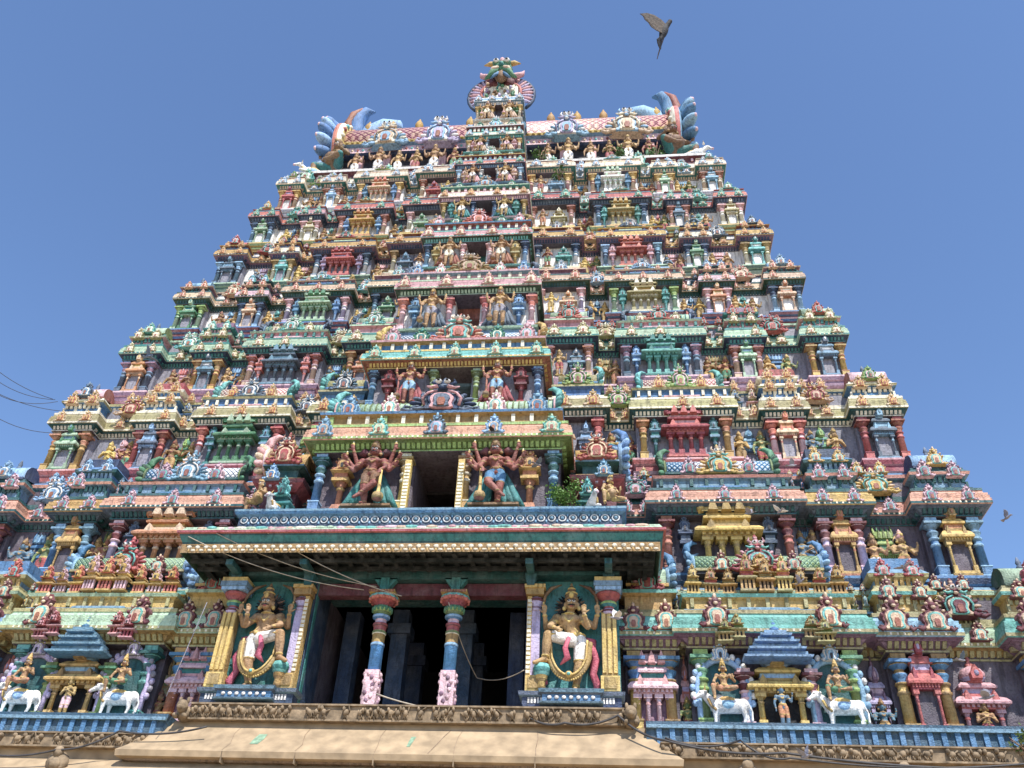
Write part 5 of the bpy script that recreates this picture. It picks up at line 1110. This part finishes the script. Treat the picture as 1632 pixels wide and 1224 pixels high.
q.box(-.8, .8, .05, .9, 1.3, 2.5, 'salmon', .25, .1)
rnd = random.Random(12)
for i in range(46): q.ell((rnd.uniform(-.85, .85), rnd.uniform(-.12, .1), rnd.uniform(.5, 2.4)), (rnd.uniform(.06, .14), .1, rnd.uniform(.08, .2)), rnd.choice(['peach', 'teal', 'bronze', 'lilac', 'green', 'maroon', 'cream']), 6, 4, Matrix.Rotation(rnd.uniform(-1, 1), 3, 'Y')); q.ell((0, .1, 2.5), (.55, .5, .6), 'salmon', 10, 8)
for s in (-1, 1): q.ell((s*.45, .1, 1.9), (.4, .3, .45), 'maroon', 8, 6)
part('lion_face_ornament', q, (0, 28.75, z0), None)

# ------------------------------------------------------------------ ground and street
gm = MB(); gm.face([0, 1, 2, 3], plain('paved_ground', lin('a8977e'), .9, .8, .3)); gm.v = [(-2500, -2500, 0), (2500, -2500, 0), (2500, 2500, 0), (-2500, 2500, 0)]
g = link('ground', gm.mesh('ground')); g['kind'] = 'structure'

# ------------------------------------------------------------------ plants on the masonry
def plant(name, loc, w, h, n, label, cat, leaf=.07, seed=1, col='5c7f34'):
    rnd = random.Random(seed); root = link(name, None, None, loc); tag(root, label, cat)
    lm = plain('leaf_'+name+str(seed), lin(col, 1.0), .6, 8, .5); f = MB(); st = MB()
    for i in range(7):
        t = rnd.uniform(0, 2*PI); st.tube([(0, 0, 0), (w*.25*math.cos(t), w*.2*math.sin(t), h*.4), (w*.6*math.cos(t), w*.4*math.sin(t), h*rnd.uniform(.6, .95))], [.025, .018, .006], 'chest', 5)
    cl = [(rnd.uniform(-.7, .7)*w, rnd.uniform(-.5, .5)*w, h*rnd.uniform(.3, .85)) for _ in range(9)]
    for i in range(n):
        c = rnd.choice(cl); r = w*.36; p = Vector((c[0]+rnd.gauss(0, r*.5), c[1]+rnd.gauss(0, r*.5), max(.03, c[2]+rnd.gauss(0, r*.45))))
        a = Vector((rnd.gauss(0, 1), rnd.gauss(0, 1), rnd.gauss(0, 1))).normalized(); bb = a.cross(Vector((rnd.gauss(0, 1), rnd.gauss(0, 1), rnd.gauss(0, 1)))).normalized(); l_ = leaf*rnd.uniform(.7, 1.4); b0 = len(f.v)
        f.v += [tuple(p), tuple(p+a*l_*.5+bb*l_*.35), tuple(p+a*l_*1.2), tuple(p+a*l_*.5-bb*l_*.35)]; f.face((b0, b0+1, b0+2, b0+3), lm)
    link('foliage', f.mesh('foliage'), root); link('stem', st.mesh('stem'), root)
plant('bush', (4.15, 22.62, 14.33), .62, .95, 1500, 'round green bush growing on the porch parapet beside the right bull', 'bush', .065, 1)
plant('weed', (2.3, 29.9, 39.4), .5, 1.5, 260, 'leafy weed growing on the roof platform right of the central ornament', 'weed', .12, 2, '4a6a28')
plant('weed', (6.2, 29.75, 39.35), .55, .8, 200, 'low leafy weed at the feet of the right roof figures', 'weed', .12, 3, '4a6a28')
plant('weed', (8.3, 29.8, 39.35), .5, 1.1, 200, 'leafy weed beside the huge right corner figure on the roof', 'weed', .12, 4, '4a6a28')
plant('weed', (3.35, 28.3, 36.1), .4, 1.0, 160, 'leafy weed growing on the eighth storey, right of the tower centre', 'weed', .11, 5, '4a6a28')
plant('weed', (14.4, 21.6, 7.6), .5, .4, 200, 'thin weed growing on the stone ledge under the right wing', 'weed', .07, 6, '55682e')

# ------------------------------------------------------------------ birds
def ray(px, py, Y):
    d = _fw*F_PX+_rt*(px-816)+_up*(612-py); return CAM+d*(Y/d.y)
def bird(px, py, Y, span, rz, flap, body, wing, label, tilt=0.0, pitch=0.0, head=None):
    root = link('bird', None, None, ray(px, py, Y), span); tag(root, label, 'bird', 'pigeons flying before the tower'); root.rotation_euler = (pitch, tilt, rz)
    if head:
        hd = (_rt*head[0]+_up*head[1]+_fw*head[2]).normalized(); zz = (_rt*head[3]+_up*head[4]); zz = (zz-hd*zz.dot(hd)).normalized(); yy = -hd; xx = yy.cross(zz); root.rotation_euler = Matrix((xx, yy, zz)).transposed().to_euler()
    m = fuse([('e', (0, 0, 0), (.075, .2, .07), body), ('c', (0, -.14, .015), (0, -.24, .04), .05, .04, body), ('e', (0, -.265, .045), (.042, .05, .042), body), ('c', (0, -.3, .04), (0, -.335, .03), .012, .005, 'dark'), ('c', (0, .14, 0), (0, .25, -.005), .05, .03, body)], .014, 'body')
    link('body', m.mesh('body'), root)
    t = MB(); t.prism([(.03, 0), (.1, .2), (.05, .23), (0, .235), (-.05, .23), (-.1, .2), (-.03, 0)], -.006, .006, body); t.v = [(x, z+.17, y) for x, y, z in t.v]; link('tail', t.mesh('tail'), root)
    for s in (-1, 1):
        w = MB(); pts = [(.0, -.12), (.12, -.17), (.28, -.16), (.42, -.08), (.54, .06), (.46, .05), (.4, .1), (.32, .1), (.24, .15), (.12, .15), (0, .12)]
        up = lambda x: x*math.sin(flap)*(1-.3*x)
        b = len(w.v)
        for q in (-.007, .007):
            for x, y in pts: w.v.append((s*(.03+x*math.cos(flap)), y, .03+up(x)+q))
        k = len(pts); fa = list(range(k)); fb = [k+i for i in reversed(range(k))]
        w.face(fa if s < 0 else fa[::-1], wing); w.face(fb if s < 0 else fb[::-1], wing)
        for i in range(k):
            j = (i+1) % k; w.face((i, j, k+j, k+i), wing)
        link('wing', w.mesh('wing'), root)
G, D, Wt = 'grey', plain('dark_plumage', (.022, .021, .024), .8, 30, .3), 'white'
plain('brown_feather', (.09, .07, .055), .8, 40, .5)
bird(1058, 50, 5.0, .6, 0, R(-40), D, 'brown_feather', 'dark bird flying alone in the sky above the roof', 0, 0, (.3, .75, .5, 1, .7))
bird(236, 568, 13, .46, R(70), R(35), 'slate', 'slate', 'dark grey pigeon flying before the left corner of the third storey', R(25), R(20))
bird(1195, 818, 17, .36, R(240), R(40), G, G, 'grey pigeon flying before the golden right shrine, left one of a pair', R(20))
bird(1243, 815, 17, .36, R(200), R(28), G, Wt, 'pale pigeon flying before the golden right shrine, right one of a pair', R(-15))
bird(1262, 742, 18, .36, R(90), R(50), G, G, 'grey pigeon flying under the golden arch of the right wing', R(10))
bird(982, 985, 17, .46, R(110), R(45), G, Wt, 'white-winged pigeon flying past the right porch statue', R(-25))
bird(856, 740, 16, .36, R(130), R(20), G, 'slate', 'grey pigeon flying before the right eight-armed statue', R(15))
bird(1275, 928, 17, .34, R(30), R(60), G, G, 'grey pigeon flying before the golden roof shrines of the right wing', R(10))
bird(1605, 825, 16, .38, R(20), R(65), G, G, 'grey pigeon flying in the sky at the far right edge', R(30))
bird(1572, 1112, 15, .42, R(60), R(40), G, G, 'grey pigeon flying before the red shrine at the lower right edge', R(-20))
bird(1532, 1052, 16, .34, R(120), R(35), G, 'slate', 'dark-winged pigeon flying before the lower right kiosk', R(20))
bird(1285, 1206, 14, .36, R(200), R(60), G, G, 'grey pigeon flying over the black cables at the bottom right', R(20))
bird(786, 688, 16, .34, R(250), R(25), 'slate', 'dark', 'dark pigeon flying before the striped cornice above the doorway', R(10))
bird(1440, 905, 16, .34, R(150), R(20), G, G, 'grey pigeon flying before the lilac roof right of the barrel', R(10))

# ------------------------------------------------------------------ wires
def wire(pts, rad, mat, label, sag=.3, group=None, n=14):
    P = []
    for a, b in zip(pts[:-1], pts[1:]):
        a, b = Vector(a), Vector(b)
        for i in range(n): t = i/n; p = a.lerp(b, t); p.z -= sag*4*t*(1-t); P.append(tuple(p))
    P.append(tuple(pts[-1])); m = MB(); m.tube(P, rad, mat, 5); o = link('wire', m.mesh('wire')); tag(o, label, 'wire', group); return o
wm = plain('cable', (.05, .045, .045), .6); wl_ = plain('pale_wire', (.42, .36, .28), .6)
LS = Vector((-19.5, 23.0, 19.3))
for i, (py, ty, sg) in enumerate(((556, 636, .35), (570, 637, .55), (595, 640, .7), (612, 655, .3), (640, 690, .5))):
    wire([ray(-60, py-20, 22.0), ray(84+i*4, ty, 24.7)], .011, wm, ['topmost thin wire', 'second thin wire', 'third sagging thin wire', 'fourth thin wire', 'lowest thin wire'][i]+' from the left edge to the left tower corner', sg, 'thin wires tied to the left tower corner')
for i, (a, b, c, sg) in enumerate((((300, 855), (580, 940), 21.0, .25), ((345, 850), (600, 935), 21.0, .2), ((420, 845), (640, 950), 21.0, .2))):
    wire([ray(*a, 21.1), ray(*b, 22.15)], .014, wl_, ['lower', 'middle', 'upper'][i]+' pale wire running from the eave down to the left pillar capital', sg, 'pale wires to the pillar capital')
wire([ray(600, 1106, 22.3), ray(720, 1134, 22.2), ray(840, 1140, 22.2)], .02, wl_, 'pale rope stretched low between the two porch pillars', .06)
wire([ray(715, 960, 22.3), ray(760, 1080, 24), ray(835, 1068, 22.4)], .014, wl_, 'thin wire looping across the dark porch opening', .15)
wire([ray(330, 960, 21.3), ray(265, 1110, 21.2)], .011, 'grey', 'white cord hanging down left of the left porch panel', .0)
wire([ray(838, 1140, 22.1), ray(900, 1152, 21.95), ray(985, 1140, 22.0), ray(1060, 1180, 21.4), ray(1250, 1200, 21.2), ray(1660, 1225, 21.2)], .03, wm, 'thick black cable along the stone ledge, right of the porch', .12)
wire([ray(1060, 1176, 21.4), ray(1180, 1180, 21.3), ray(1260, 1208, 21.2), ray(1660, 1215, 21.2)], .025, wm, 'second black cable drooping along the right stone ledge', .16)
wire([ray(-40, 1198, 21.2), ray(90, 1195, 21.3), ray(190, 1165, 21.5), ray(330, 1158, 21.6)], .025, wm, 'black cable along the carved frieze, left of the porch', .12)
flush()
